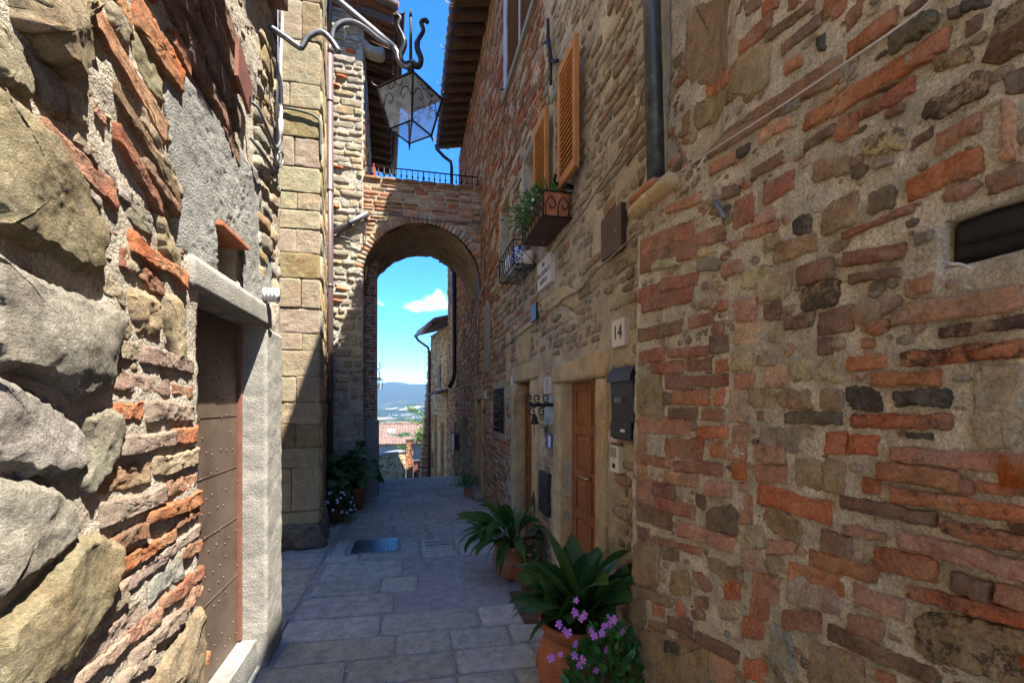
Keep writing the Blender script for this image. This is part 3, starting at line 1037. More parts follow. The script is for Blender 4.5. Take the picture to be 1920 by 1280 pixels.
# ================================================================== LEFT: near house with studded door
def build_left_house():
    X0 = -0.93
    label = 'sunlit house of big boulders and thin bricks, with brown studded door, along left edge'
    t = thing('stone_house', (-2.2, 1.5, 0), label, 'house')
    fr = Frame((X0, 0, 0), (0, 1, 0), (1, 0, 0))
    DY0, DY1, DZ = 2.26, 3.20, 2.19
    nich = (2.46, 2.80, 2.36, 2.56)
    holes = [(DY0, DY1, -1, DZ), nich]
    us = lines(-3.0, 3.55, 1.0, 3.55, 0.018, 0.12, [DY0, DY1, nich[0], nich[1]])
    vs = lines(-0.05, 7.4, 0.0, 4.5, 0.018, 0.12, [DZ, nich[2], nich[3]])
    w = wall('wall', fr, us, vs, holes, 'mortar_left', t, amp=0.022, freq=12.0, depth=0.30, seed=21, octv=6, hfun=lambda u, v: 0.010 - 0.028 * np.clip((u - 1.95) / .15, 0, 1) * np.clip((3.45 - u) / .15, 0, 1) * np.clip((v - 2.3) / .1, 0, 1) * np.clip((3.7 - v) / .2, 0, 1))
    MB().box(-6.0, X0 - 0.28, -3.0, 3.54, -0.05, 7.4).build('house_body', 'mortar_left', t)
    hp = Heap()

    def P(pts, s=1.0, dx=0, dy=0):
        return [hx(x * s + dx, y * s + dy, X0)[1:] for x, y in pts]
    big = [('s', 0.1, .11, [(10, -30), (150, -20), (152, 70), (118, 155), (78, 118), (12, 45)]),
           ('m', 0.0, .035, [(20, 62), (75, 122), (116, 165), (124, 215), (105, 235), (40, 170)]),
           ('s', 0.25, .075, [(-60, 120), (0, 175), (50, 225), (120, 310), (175, 420), (178, 515), (130, 508), (60, 470), (-60, 415)]),
           ('t', 0.1, .05, [(-30, 20), (10, 70), (42, 150), (45, 195), (-30, 140)]),
           ('n', 0.2, .095, [(-60, 455), (0, 485), (60, 525), (200, 580), (207, 640), (195, 730), (130, 755), (75, 715), (-60, 680)]),
           ('w', 0.0, .05, [(-60, 700), (0, 715), (70, 740), (145, 800), (145, 880), (100, 900), (-60, 880)]),
           ('w', 0.0, .075, [(-60, 900), (80, 905), (130, 950), (125, 1010), (60, 1070), (-60, 1150)]),
           ('n', 0.1, .06, [(140, 772), (205, 762), (222, 810), (200, 870), (150, 940), (125, 900), (150, 850)]),
           ('s', 0.0, .10, [(-60, 1200), (60, 1080), (120, 1010), (165, 1000), (200, 1025), (200, 1070), (165, 1160), (70, 1290), (-60, 1330)]),
           ('s', 0.1, .05, [(270, 1280), (320, 1200), (374, 1130), (374, 1250), (370, 1320), (255, 1330)]),
           ('s', 0.1, .03, [(236, 50), (262, 58), (304, 150), (300, 215), (250, 150)]),
           ('y', 0.1, .05, [(281, 386), (331, 480), (326, 520), (290, 470)]),
           ('g', 0.1, .03, [(216, 352), (280, 402), (285, 455), (230, 420)]),
           ('e', 0.0, .045, [(226, 532), (290, 560), (295, 630), (245, 645)]),
           ('y', 0.1, .05, [(297, 546), (336, 562), (341, 650), (345, 690), (318, 680), (297, 600)]),
           ('m', 0.0, .03, [(203, 577), (240, 592), (240, 640), (205, 645)]),
           ('w', 0.0, .03, [(120, 330), (170, 370), (205, 440), (180, 450)]),
           ('t', 0.1, .03, [(215, 445), (255, 470), (262, 520), (222, 515)]),
           ('t', 0.2, .04, [(185, 0), (205, 0), (232, 60), (225, 90), (195, 60)])]
    for code, li, H, pts in big:
        poly = P(pts)
        xs, ys = [p[0] for p in poly], [p[1] for p in poly]
        size = max(max(xs) - min(xs), max(ys) - min(ys))
        big_ = size > 0.3
        vf = piece(fr, poly, H * 0.62, 0.05, 110 if big_ else 60, 34 if big_ else 14, 0.034 if big_ else 0.016, 0.02, 0.14, 0.020, 6.5 if big_ else 14, 1, 0.16, None, 6, 0.42)
        hp.add('stone', vf, blend(tuple(.86 * x for x in tint(code, 0, 0.06)[:3]) + (0.0,), .38 if code in 'sy' else .25, (.36, .30, .205)), 'masonry_rough')
    spots = []
    # bricks, (x1, y1, x2, y2, height) in a frame twice the photo's pixels
    top = [(130, 480, 420, 760, 120, 'p'), (315, 40, 600, 500, 110, 'p'), (400, 320, 655, 760, 75, 'b'), (410, 490, 582, 790, 80, 'r'), (480, 20, 665, 310, 130, 'o'),
           (415, -10, 470, 110, 110, 'o'), (330, 390, 382, 465, 60, 'p'), (500, 420, 660, 730, 60, 't'), (520, 610, 655, 800, 55, 'b'),
           (432, 950, 606, 1085, 90, 'r'), (462, 895, 682, 1055, 75, 'o'), (350, 1045, 455, 1125, 90, 'm'), (240, 500, 330, 600, 60, 'm'), (300, 560, 420, 690, 50, 'w'),
           (420, 700, 560, 830, 60, 'w'), (180, 600, 350, 770, 50, 'w'), (230, 380, 300, 470, 60, 'm'),
           (600, -60, 760, 240, 90, 'd'), (660, -40, 830, 300, 80, 'd'), (740, -40, 876, 290, 75, 'd'), (800, -40, 884, 190, 70, 'd'), (640, 130, 700, 260, 90, 'r'),
           (700, 180, 850, 480, 80, 'd'), (760, 160, 884, 470, 80, 'd'), (800, 400, 886, 600, 70, 'b'), (860, 260, 890, 330, 60, 'r')]
    low = [(415, 35, 502, 40, 70, 'm'), (515, 45, 706, 105, 70, 'm'), (400, 150, 626, 172, 78, 'm'), (632, 178, 712, 196, 55, 'p'), (400, 265, 522, 262, 88, 'o'),
           (527, 262, 710, 266, 80, 'm'), (425, 390, 636, 368, 84, 'm'), (626, 356, 718, 350, 72, 'o'), (350, 525, 552, 492, 108, 'p'), (552, 475, 724, 438, 80, 't'),
           (350, 660, 607, 575, 100, 'm'), (607, 556, 724, 515, 72, 'p'), (385, 775, 532, 705, 74, 'b'), (532, 668, 736, 585, 62, 'o'), (395, 872, 647, 722, 66, 'o'),
           (647, 672, 734, 632, 52, 'r'), (440, 930, 740, 700, 70, 'm'), (350, 1015, 452, 930, 95, 't'), (540, 940, 677, 850, 95, 'w'), (667, 800, 744, 760, 62, 'r'),
           (290, 1190, 540, 985, 105, 'm'), (580, 995, 750, 862, 62, 'r'), (440, 1125, 590, 1020, 70, 'p'), (470, 1195, 682, 1015, 66, 'm'), (675, 985, 748, 905, 85, 'e'),
           (690, 1265, 764, 1185, 58, 'o'), (230, 1290, 460, 1120, 70, 'm'), (400, 1300, 560, 1180, 60, 'm')]
    for lst, dy in ((top, 0), (low, 640)):
        for x1, y1, x2, y2, tv, code in lst:
            a = hx(x1 / 2, y1 / 2 + dy, X0); b = hx(x2 / 2, y2 / 2 + dy, X0)
            mid = hx((x1 + x2) / 4, (y1 + y2) / 4 + dy, X0); up = hx((x1 + x2) / 4, (y1 + y2) / 4 + dy + tv / 2, X0)
            tm = abs(mid[2] - up[2]) * 0.86
            H = rng.uniform(0.014, 0.032)
            vf = piece(fr, bar_poly(a[1:], b[1:], tm * 1.06, 0.14), H, 0.03, 84, 9, 0.012, 0.004, 0.04, 0.011, 24, 1, 0.06, None, 6)
            spots.append(((a[1] + b[1]) / 2, (a[2] + b[2]) / 2, abs(a[1] - b[1]) / 2, tm * .6 + abs(a[2] - b[2]) * .3))
            hp.add('brick', vf, blend(tint(code, 0), .22 if code in 'db' and dy == 0 else .12, (.42, .34, .25)), 'masonry_rough')
    # the end of the wall and what lies outside the picture
    def inview(u, v):
        q = proj((X0, u, v))
        return q is not None and -30 < q[0] < 1950 and -30 < q[1] < 1310
    endst = lambda u, v: (0.11, (0.12, 0.24), 'tsywtg', 0.02, 0.025, 0.9, 'stone', 'masonry_rough')
    courses(hp, fr, 3.05, 3.53, 2.45, 4.7, endst, holes)
    oth = lambda u, v: (0.13, (0.14, 0.34), 'tsoprmw', 0.02, 0.03, 0.9, 'stone', 'masonry_rough')
    courses(hp, fr, -0.6, 3.5, 0.0, 5.6, oth, holes + [(3.0, 3.55, 0, 5)], keep=lambda u, v: not inview(u, v))
    hp.emit(w)
    spots += [((DY0 + DY1) / 2, DZ / 2, (DY1 - DY0) / 2 + .02, DZ / 2 + .16), (2.9, 2.6, .75, .9), (3.4, 1.1, .25, 1.2)]
    chips(w, fr, spots, 420, 1.35, 3.5, .55, 4.2, 'twmpsy', 'masonry_rough', (.010, .035), (.004, .016), 5)
    # grey cement patch over the door
    patch = P([(300, 150), (322, 118), (352, 150), (440, 265), (458, 300), (492, 330), (504, 420), (506, 572), (470, 577), (400, 522), (337, 478), (326, 395)])
    # keep the niche open: patch in two parts left and above
    pl = piece(fr, patch, 0.016, 0.05, 150, 46, 0.010, 0.012, 0.0, 0.02, 34, 1, 0.12, None, 5)
    V, F = pl
    def in_niche(f):
        c = np.mean([V[i] for i in f], axis=0)
        return nich[0] - 0.005 < c[1] < nich[1] + 0.005 and nich[2] - 0.03 < c[2] < nich[3] + 0.005
    F = [f for f in F if not in_niche(f)]
    link('plaster_patch', mesh_from('plaster_patch', V, F), t, 'cement')
    # niche
    mb = MB()
    mb.box(X0 - 0.20, X0 - 0.19, nich[0] - .02, nich[1] + .02, nich[2] - .02, nich[3] + .02)
    mb.build('niche_back', 'cement', t)
    MB().box(X0 - 0.17, X0 + 0.045, nich[0] - .02, nich[1] + .02, nich[3] - 0.004, nich[3] + 0.018, bev=0.004).build('niche_tile', 'terracotta', t)
    # stone lintel, concrete jamb
    rough_box('lintel', X0 - 0.28, X0 + 0.035, DY0 - 0.10, DY1 + 0.08, DZ, DZ + 0.14, 'concrete', t, .03, .0025, 16, 4)
    rough_box('door_jamb', X0 - 0.26, X0 + 0.026, DY1 - 0.004, DY1 + 0.35, -0.02, DZ - 0.006, 'concrete', t, .012, .007, 11, 5)
    MB().box(X0 - 0.28, X0 - 0.03, DY0 + .002, DY1 - .006, -0.05, 0.19, bev=0.008).build('door_sill', 'cement', t)
    # door
    xd = X0 - 0.135
    d = MB().box(xd - 0.05, xd, DY0 + .003, DY1 - .006, 0.195, DZ - .004).build('door', 'door_iron', t)
    d['label'] = 'brown sheet iron door with rows of small nails'
    nail = MB().lathe([(0.006, 0), (0.0054, 0.003), (0.003, 0.005), (0.0002, 0.0058)], 6).build('nail', 'door_iron', d)
    nm = nail.data
    bpy.data.objects.remove(nail)
    zz = 0.26
    row = 0
    while zz < 2.1:
        for k in range(9):
            if rng.random() < .35: continue
            inst('nail', nm, d, (xd + .0005, DY0 + 0.12 + k * 0.095 + (row % 2) * 0.045 + rng.uniform(-.022, .022), zz + rng.uniform(-.02, .02)), (0, math.pi / 2, 0))
        zz += 0.105; row += 1
    for z in (0.62, 0.98, 1.30, 1.62, 1.9):
        MB().box(xd, xd + 0.0035, DY0 + .01, DY1 - .05, z, z + 0.006).build('sheet_seam', 'door_iron', d)
    MB().box(xd - .02, xd + 0.022, DY1 - 0.036, DY1 - 0.012, 0.2, DZ - .006, bev=.003).build('iron_strip', 'rust_plate', d)
    MB().box(X0 - 0.27, X0 + 0.045, -3.0, 3.56, 4.75, 7.41).build('bounce_storey', 'bounce_plaster', t)  # added above the view: pale reflector bouncing sun onto the right-hand wall
    # hood-shaped shade caster added above the picture to darken the bricks
    hood = MB()
    for k in range(6):
        yy = 1.42 + k * 0.17
        hood.tube([(X0 - .02, yy, 4.22), (X0 + 0.33 + 0.03 * (k % 2), yy, 4.08)], 0.085, 8)
    hood.build('shade_hood', 'roof_tile', t)
    return t


build_left_house()


# ================================================================== LEFT: ashlar house
def build_ashlar():
    Y0, X1 = 5.65, -1.03
    t = thing('ashlar_house', (-1.8, 6.6, 0), 'house corner of squared tan stone blocks, half in sun, left of brown downpipe', 'house')
    MB().prism([(-5, Y0 + .02), (X1 - .02, Y0 + .02), (-1.36, 7.94), (-5, 7.94)], 'z', -0.05, 8.4).build('wall', 'sandstone', t)
    w = [o for o in t.children][0]
    fr = Frame((0, Y0, 0), (1, 0, 0), (0, -1, 0))
    d = Vector((-1.36 - X1, 7.95 - Y0, 0)); Ld = d.length; d.normalize()
    fs = Frame((X1, Y0, 0), tuple(d), (d.y, -d.x, 0))
    hp = Heap()
    zs = [0.30, .447, .957, 1.184, 1.46, 1.71, 2.0, 2.30, 2.504, 2.787, 3.13, 3.425, 3.70, 3.92, 4.125, 4.42, 4.76, 5.1, 5.38, 5.88, 6.34, 6.8, 7.2, 7.6, 8.0, 8.4]
    for k in range(len(zs) - 1):
        a, b = zs[k] + 0.0015, zs[k + 1] - 0.0015
        if k % 2 == 0:
            cuts = [-2.2, -1.62 + rng.uniform(-.1, .1), X1]
        else:
            cuts = [-2.2, -1.75, -1.29 + rng.uniform(-.10, .10), X1]
        for i in range(len(cuts) - 1):
            x0, x1 = cuts[i] + 0.0015, cuts[i + 1] - 0.0015
            J = lambda s=0.006: rng.uniform(-s, s)
            poly = [(x0 + J(), a + J()), (x1 + J() * .4, a + J()), (x1 + J() * .4, b + J()), (x0 + J(), b + J())]
            vf = piece(fr, poly, 0.014 * rng.uniform(0.6, 1.5), 0.03, 64, 9, 0.011, 0.005, 0.03, 0.006, 13, 1, 0.03, None, 5)
            hp.add('ashlar_block', vf, tuple(0.74 * x for x in tint(rng.choice('tttst'), 0, 0.10)[:3]) + (rng.choice((0, .1, .25)),), 'masonry_ashlar')
        L = 0.0
        while L < Ld - 0.05:
            l2 = min(L + rng.uniform(0.3, 0.7), Ld)
            poly = [(L + .006, a), (l2 - .006, a), (l2 - .006, b), (L + .006, b)]
            vf = piece(fs, poly, 0.018 * rng.uniform(0.5, 1.6), 0.03, 20, 3, 0.016, 0.012, 0.05, 0.006, 14, 1, 0.1)
            hp.add('ashlar_block', vf, tint(rng.choice('tsyg'), .2, 0.2), 'masonry_rough')
            L = l2
    hp.emit(w)
    # rough rock the corner is founded on
    def rock(f, u0, u1, z1, name):
        V, F = piece(f, [(u0, -0.02), (u1, -0.02), (u1 - .01, z1 * .8), (u1 - .05, z1), ((u0 + u1) / 2, z1 * 1.06), (u0, z1)], 0.05, 0.05, 70, 18, 0.09, 0.02, 0.2, 0.03, 9, 1, 0.10, None, 6)
        link(name, mesh_from(name, V, F), t, 'dark_rock')
    rock(fr, -2.0, X1 + 0.03, 0.30, 'foundation_rock')
    rock(fs, -0.02, 1.0, 0.24, 'foundation_rock')
    return t


build_ashlar()


# ================================================================== LEFT: tower house beside the arch
def build_tower():
    Y0, X1 = 7.95, -0.78
    t = thing('rubble_house', (-1.8, 10, 0), 'tall pale rubble house carrying the left end of the arch, eaves with gutter', 'house')
    sd = Vector((-0.052, 1, 0)).normalized()
    body = [(-5, Y0 + .02), (X1 - .02, Y0 + .02), (X1 - .02 + sd.x * 5.2, Y0 + 5.2), (-5, Y0 + 5.2)]
    MB().prism(body, 'z', -0.1, 8.25).build('body', 'mortar_pale', t)
    fr = Frame((0, Y0, 0), (1, 0, 0), (0, -1, 0))
    w = wall('wall', fr, np.linspace(-2.2, X1, 60), np.linspace(-0.05, 8.2, 240), [], 'mortar_pale', t, amp=0.02, freq=9, depth=0.015, seed=5)
    hp = Heap()
    top = lambda u, v: (0.12, (0.12, 0.42), 'tgwtgsn', 0.018, 0.020, 0.95, 'stone', 'masonry_rough', 0.3)
    low = lambda u, v: (0.14, (0.12, 0.30), 'twgwtwn', 0.035, 0.022, 0.86, 'stone', 'masonry_rough', 0.25)
    courses(hp, fr, -1.42, X1 - .004, 4.6, 8.2, top)
    courses(hp, fr, -1.42, X1 - .004, 0.0, 4.6, low)
    for (u, v) in ((-1.05, 7.55), (-1.2, 7.1), (-1.3, 6.95), (-1.25, 5.6), (-1.3, 4.95), (-1.2, 3.6), (-1.28, 3.4)):
        vf = piece(fr, bar_poly((u, v), (u + .16, v - .02), .05), .04, .03, 16, 1, .006, .006)
        hp.add('brick', vf, tint('o', .1), 'masonry')
    # flank above the bridge
    fs = Frame((X1, Y0, 0), tuple(sd), (sd.y, -sd.x, 0))
    ws = wall('wall', fs, np.linspace(0, 5.1, 60), np.linspace(-0.05, 8.2, 120), [], 'mortar_pale', t, amp=0.02, freq=9, depth=0.015, seed=6)
    hp.emit(w)
    h2 = Heap()
    side = lambda u, v: (0.13, (0.12, 0.34), 'wtgmtr', 0.03, 0.018, 0.85, 'stone', 'masonry_far')
    courses(h2, fs, 0.01, 5.0, 0.0, 8.0, side)
    h2.emit(ws)
    # narrow shuttered slit in the flank
    p = fs.P(np.array(0.5), np.array(6.95), np.array(0.0))
    mb = MB()
    M = Matrix.Translation(p) @ Matrix.Rotation(math.atan2(-sd.x, sd.y), 4, 'Z')
    mb.box(-0.01, 0.03, -0.12, 0.12, -0.45, 0.45, M=M)
    mb.build('slit_window', 'iron_grey', t)
    # eaves
    e = thing('', (0, 0, 0), None, None) if False else t
    raf = MB().box(0, 0.62, -0.05, 0.05, -0.06, 0.06, bev=.006)
    me = raf.build('rafter', 'rafter_wood', t); m0 = me.data; bpy.data.objects.remove(me)
    ang = math.atan2(-sd.x, sd.y)
    k = 0
    u = -0.15
    while u < 5.1:
        p = fs.P(np.array(u), np.array(8.12), np.array(-0.1))
        inst('rafter', m0, t, tuple(p), (0, 0.22, -ang * 0 + math.atan2(-(-sd.x), sd.y)))
        u += 0.36
    def q(u, h, z): return tuple(fs.P(np.array(u), np.array(z), np.array(h)))
    # boards over the rafters, tiles over the boards
    for i in range(18):
        u0, u1 = -0.3 + i * 0.31, -0.3 + (i + 1) * 0.31 - 0.012
        mb = MB()
        V = [q(u0, -0.1, 8.30), q(u1, -0.1, 8.30), q(u1, 0.54, 8.155), q(u0, 0.54, 8.155)]
        V += [(a, b, c + 0.03) for a, b, c in V]
        mb.add(V, [(0, 1, 2, 3), (7, 6, 5, 4), (0, 4, 5, 1), (1, 5, 6, 2), (2, 6, 7, 3), (3, 7, 4, 0)])
        mb.build('eave_board', 'eave_brick', t)
    mb = MB()
    for i in range(28):
        u = -0.28 + i * 0.2
        mb.tube([q(u, 0.56, 8.20), q(u, -2.2, 8.98)], [0.085, 0.085], 8)
    mb.build('roof_tiles', 'roof_tile', t)
    tag([o for o in t.children if o.name.startswith('roof_tiles')][-1], kind='stuff')
    mb = MB()
    n = 9
    for i in range(n):
        pass
    V, F = [], []
    for u in (-0.32, 5.25):
        for i in range(n):
            a = math.pi * i / (n - 1)
            for rr in (0.075, 0.070):
                V.append(q(u, 0.60 - rr * math.cos(a), 8.16 - rr * math.sin(a)))
    for i in range(n - 1):
        a0, a1, b0, b1 = 2 * i, 2 * i + 2, 2 * n + 2 * i, 2 * n + 2 * i + 2
        F += [(a0, a1, b1, b0), (a0 + 1, b0 + 1, b1 + 1, a1 + 1), (a0, a0 + 1, a1 + 1, a1)]
    mb.add(V, F, True)
    mb.build('gutter', 'gutter_metal', t)
    # pale corbel under the eaves
    V, F = piece(Frame(q(0.05, 0, 7.62), (sd.y, -sd.x, 0), (0, -1, 0)), [(0, 0.0), (0.1, -.06), (0.30, -.08), (0.36, 0.02), (0.33, .10), (0.2, .06), (0.06, .12), (0, .2)], 0.08, 0.1, 30, 3, .006, .01)
    link('corbel', mesh_from('corbel', V, F), t, 'concrete')
    # plain coursed wall inside the passage: brick pier standing on a plastered plinth
    pr = t
    solid('passage_pier_core', (X1 - 0.4, -0.605, 8.52, 8.80, -0.1, 5.0), 'mortar_right', pr)
    fp = Frame((0, 8.52, 0), (1, 0, 0), (0, -1, 0))
    h3 = Heap()
    bs = lambda u, v: (0.062, (0.1, 0.14), 'rdrbm', 0.012, 0.010, 1.0, 'brick', 'masonry')
    courses(h3, fp, X1 - .05, -0.602, 1.38, 4.6, bs)
    h3.emit([o for o in t.children if o.name.startswith('passage_pier_core')][-1])
    MB().box(X1 - 0.3, -0.575, 8.47, 8.80, -0.05, 1.38, bev=.015).build('pier_plinth', 'plaster_grey', pr)
    return t


build_tower()


# ================================================================== the bridge with its arch
CX, RZ, RA = 0.22, 3.80, 1.0
def build_bridge():
    Y0, Y1, ZT = 7.95, 9.70, 5.50
    t = thing('brick_archway', (CX, 8.8, 3.8), 'brick arch bridging the alley between the houses, iron railing on top', 'archway')
    n = 40
    V, F = [], []
    for (y, s) in ((Y0, 1), (Y1, -1)):
        for i in range(n + 1):
            a = math.pi * i / n
            V += [(CX + RA * math.cos(a), y, RZ + RA * math.sin(a)), (CX + RA * math.cos(a), y, ZT)]
    o2 = 2 * (n + 1)
    for i in range(n):
        F.append((2 * i, 2 * i + 1, 2 * i + 3, 2 * i + 2))
        F.append((o2 + 2 * i, o2 + 2 * i + 2, o2 + 2 * i + 3, o2 + 2 * i + 1))
        F.append((2 * i + 1, o2 + 2 * i + 1, o2 + 2 * i + 3, 2 * i + 3))
    F.append((0, 1, o2 + 1, o2)); F.append((2 * n, o2 + 2 * n, o2 + 2 * n + 1, 2 * n + 1))
    w = link('wall', mesh_from('wall', V, F, smooth=False), t, 'mortar_house')
    # rough vault
    ny = 24
    AA, YY = np.meshgrid(np.linspace(-0.02, math.pi + .02, 70), np.linspace(Y0 + .01, Y1 + .03, ny), indexing='ij')
    nz = fbm(np.c_[AA.ravel() * 5, YY.ravel() * 5, np.zeros(AA.size)], 4, 4) * 0.05
    rr = RA - 0.02 + nz
    V = np.c_[CX + rr * np.cos(AA.ravel()), YY.ravel(), RZ + rr * np.sin(AA.ravel())]
    F = [(i * ny + j, i * ny + j + 1, (i + 1) * ny + j + 1, (i + 1) * ny + j) for i in range(69) for j in range(ny - 1)]
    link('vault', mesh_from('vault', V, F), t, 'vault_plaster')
    hp = Heap()
    fr = Frame((0, Y0, 0), (1, 0, 0), (0, -1, 0))
    ring = 0.135
    keep = lambda u, v: math.hypot(u - CX, v - RZ) > RA + ring + 0.03 or v < RZ
    bs = lambda u, v: (0.062, (0.2, 0.29), 'rbmrdbp', 0.014, 0.010, 0.97, 'brick', 'masonry')
    v = RZ
    def clip(a, b, c, d):
        return True
    courses(hp, fr, CX - RA + .004, CX + RA - .004, RZ + 0.02, ZT - .06, bs, keep=keep)
    # coping course
    u = CX - RA
    while u < CX + RA - .05:
        u2 = min(u + rng.uniform(.24, .34), CX + RA - .004)
        vf = piece(fr, [(u + .005, ZT - .055), (u2 - .005, ZT - .055), (u2 - .005, ZT + .012), (u + .005, ZT + .012)], .03, .03, 12, 0, .004, .006)
        hp.add('coping_brick', vf, tint('b', .3), 'masonry')
        u = u2
    m = 44
    for i in range(m):
        a0, a1 = math.pi * (i + .1) / m, math.pi * (i + .9) / m
        r0, r1 = RA - .012, RA + ring + rng.uniform(-.012, .012)
        poly = [(CX + r * math.cos(a), RZ + r * math.sin(a)) for r, a in ((r0, a0), (r1, a0), (r1, a1), (r0, a1))]
        vf = piece(fr, poly, rng.uniform(.012, .024), .03, 12, 0, .003, .005, .1, .002, 20, 1, .12)
        hp.add('voussoir_brick', vf, tint(rng.choice('rmmpew'), .1), 'masonry')
    hp.emit(w)
    # railing
    yr = Y0 + 0.12
    rl = MB().tube([(CX - RA + .02, yr, ZT + .24), (CX + RA - .02, yr, ZT + .24)], 0.012, 6).tube([(CX - RA + .02, yr, ZT + .05), (CX + RA - .02, yr, ZT + .05)], 0.009, 6)
    r = rl.build('railing', 'iron_black', t)
    b = MB().tube([(0, 0, 0), (0, 0, .09), (0, 0, .10), (0, 0, .115), (0, 0, .13), (0, 0, .14), (0, 0, .235)], [.007, .007, .014, .018, .014, .007, .007], 6).build('baluster', 'iron_black', r)
    bm0 = b.data; bpy.data.objects.remove(b)
    for k in range(21):
        inst('baluster', bm0, r, (CX - RA + .05 + k * 0.095, yr, ZT + .005), scale=(1.6, 1.6, 1) if k % 7 == 3 else (1, 1, 1))
    return t


build_bridge()


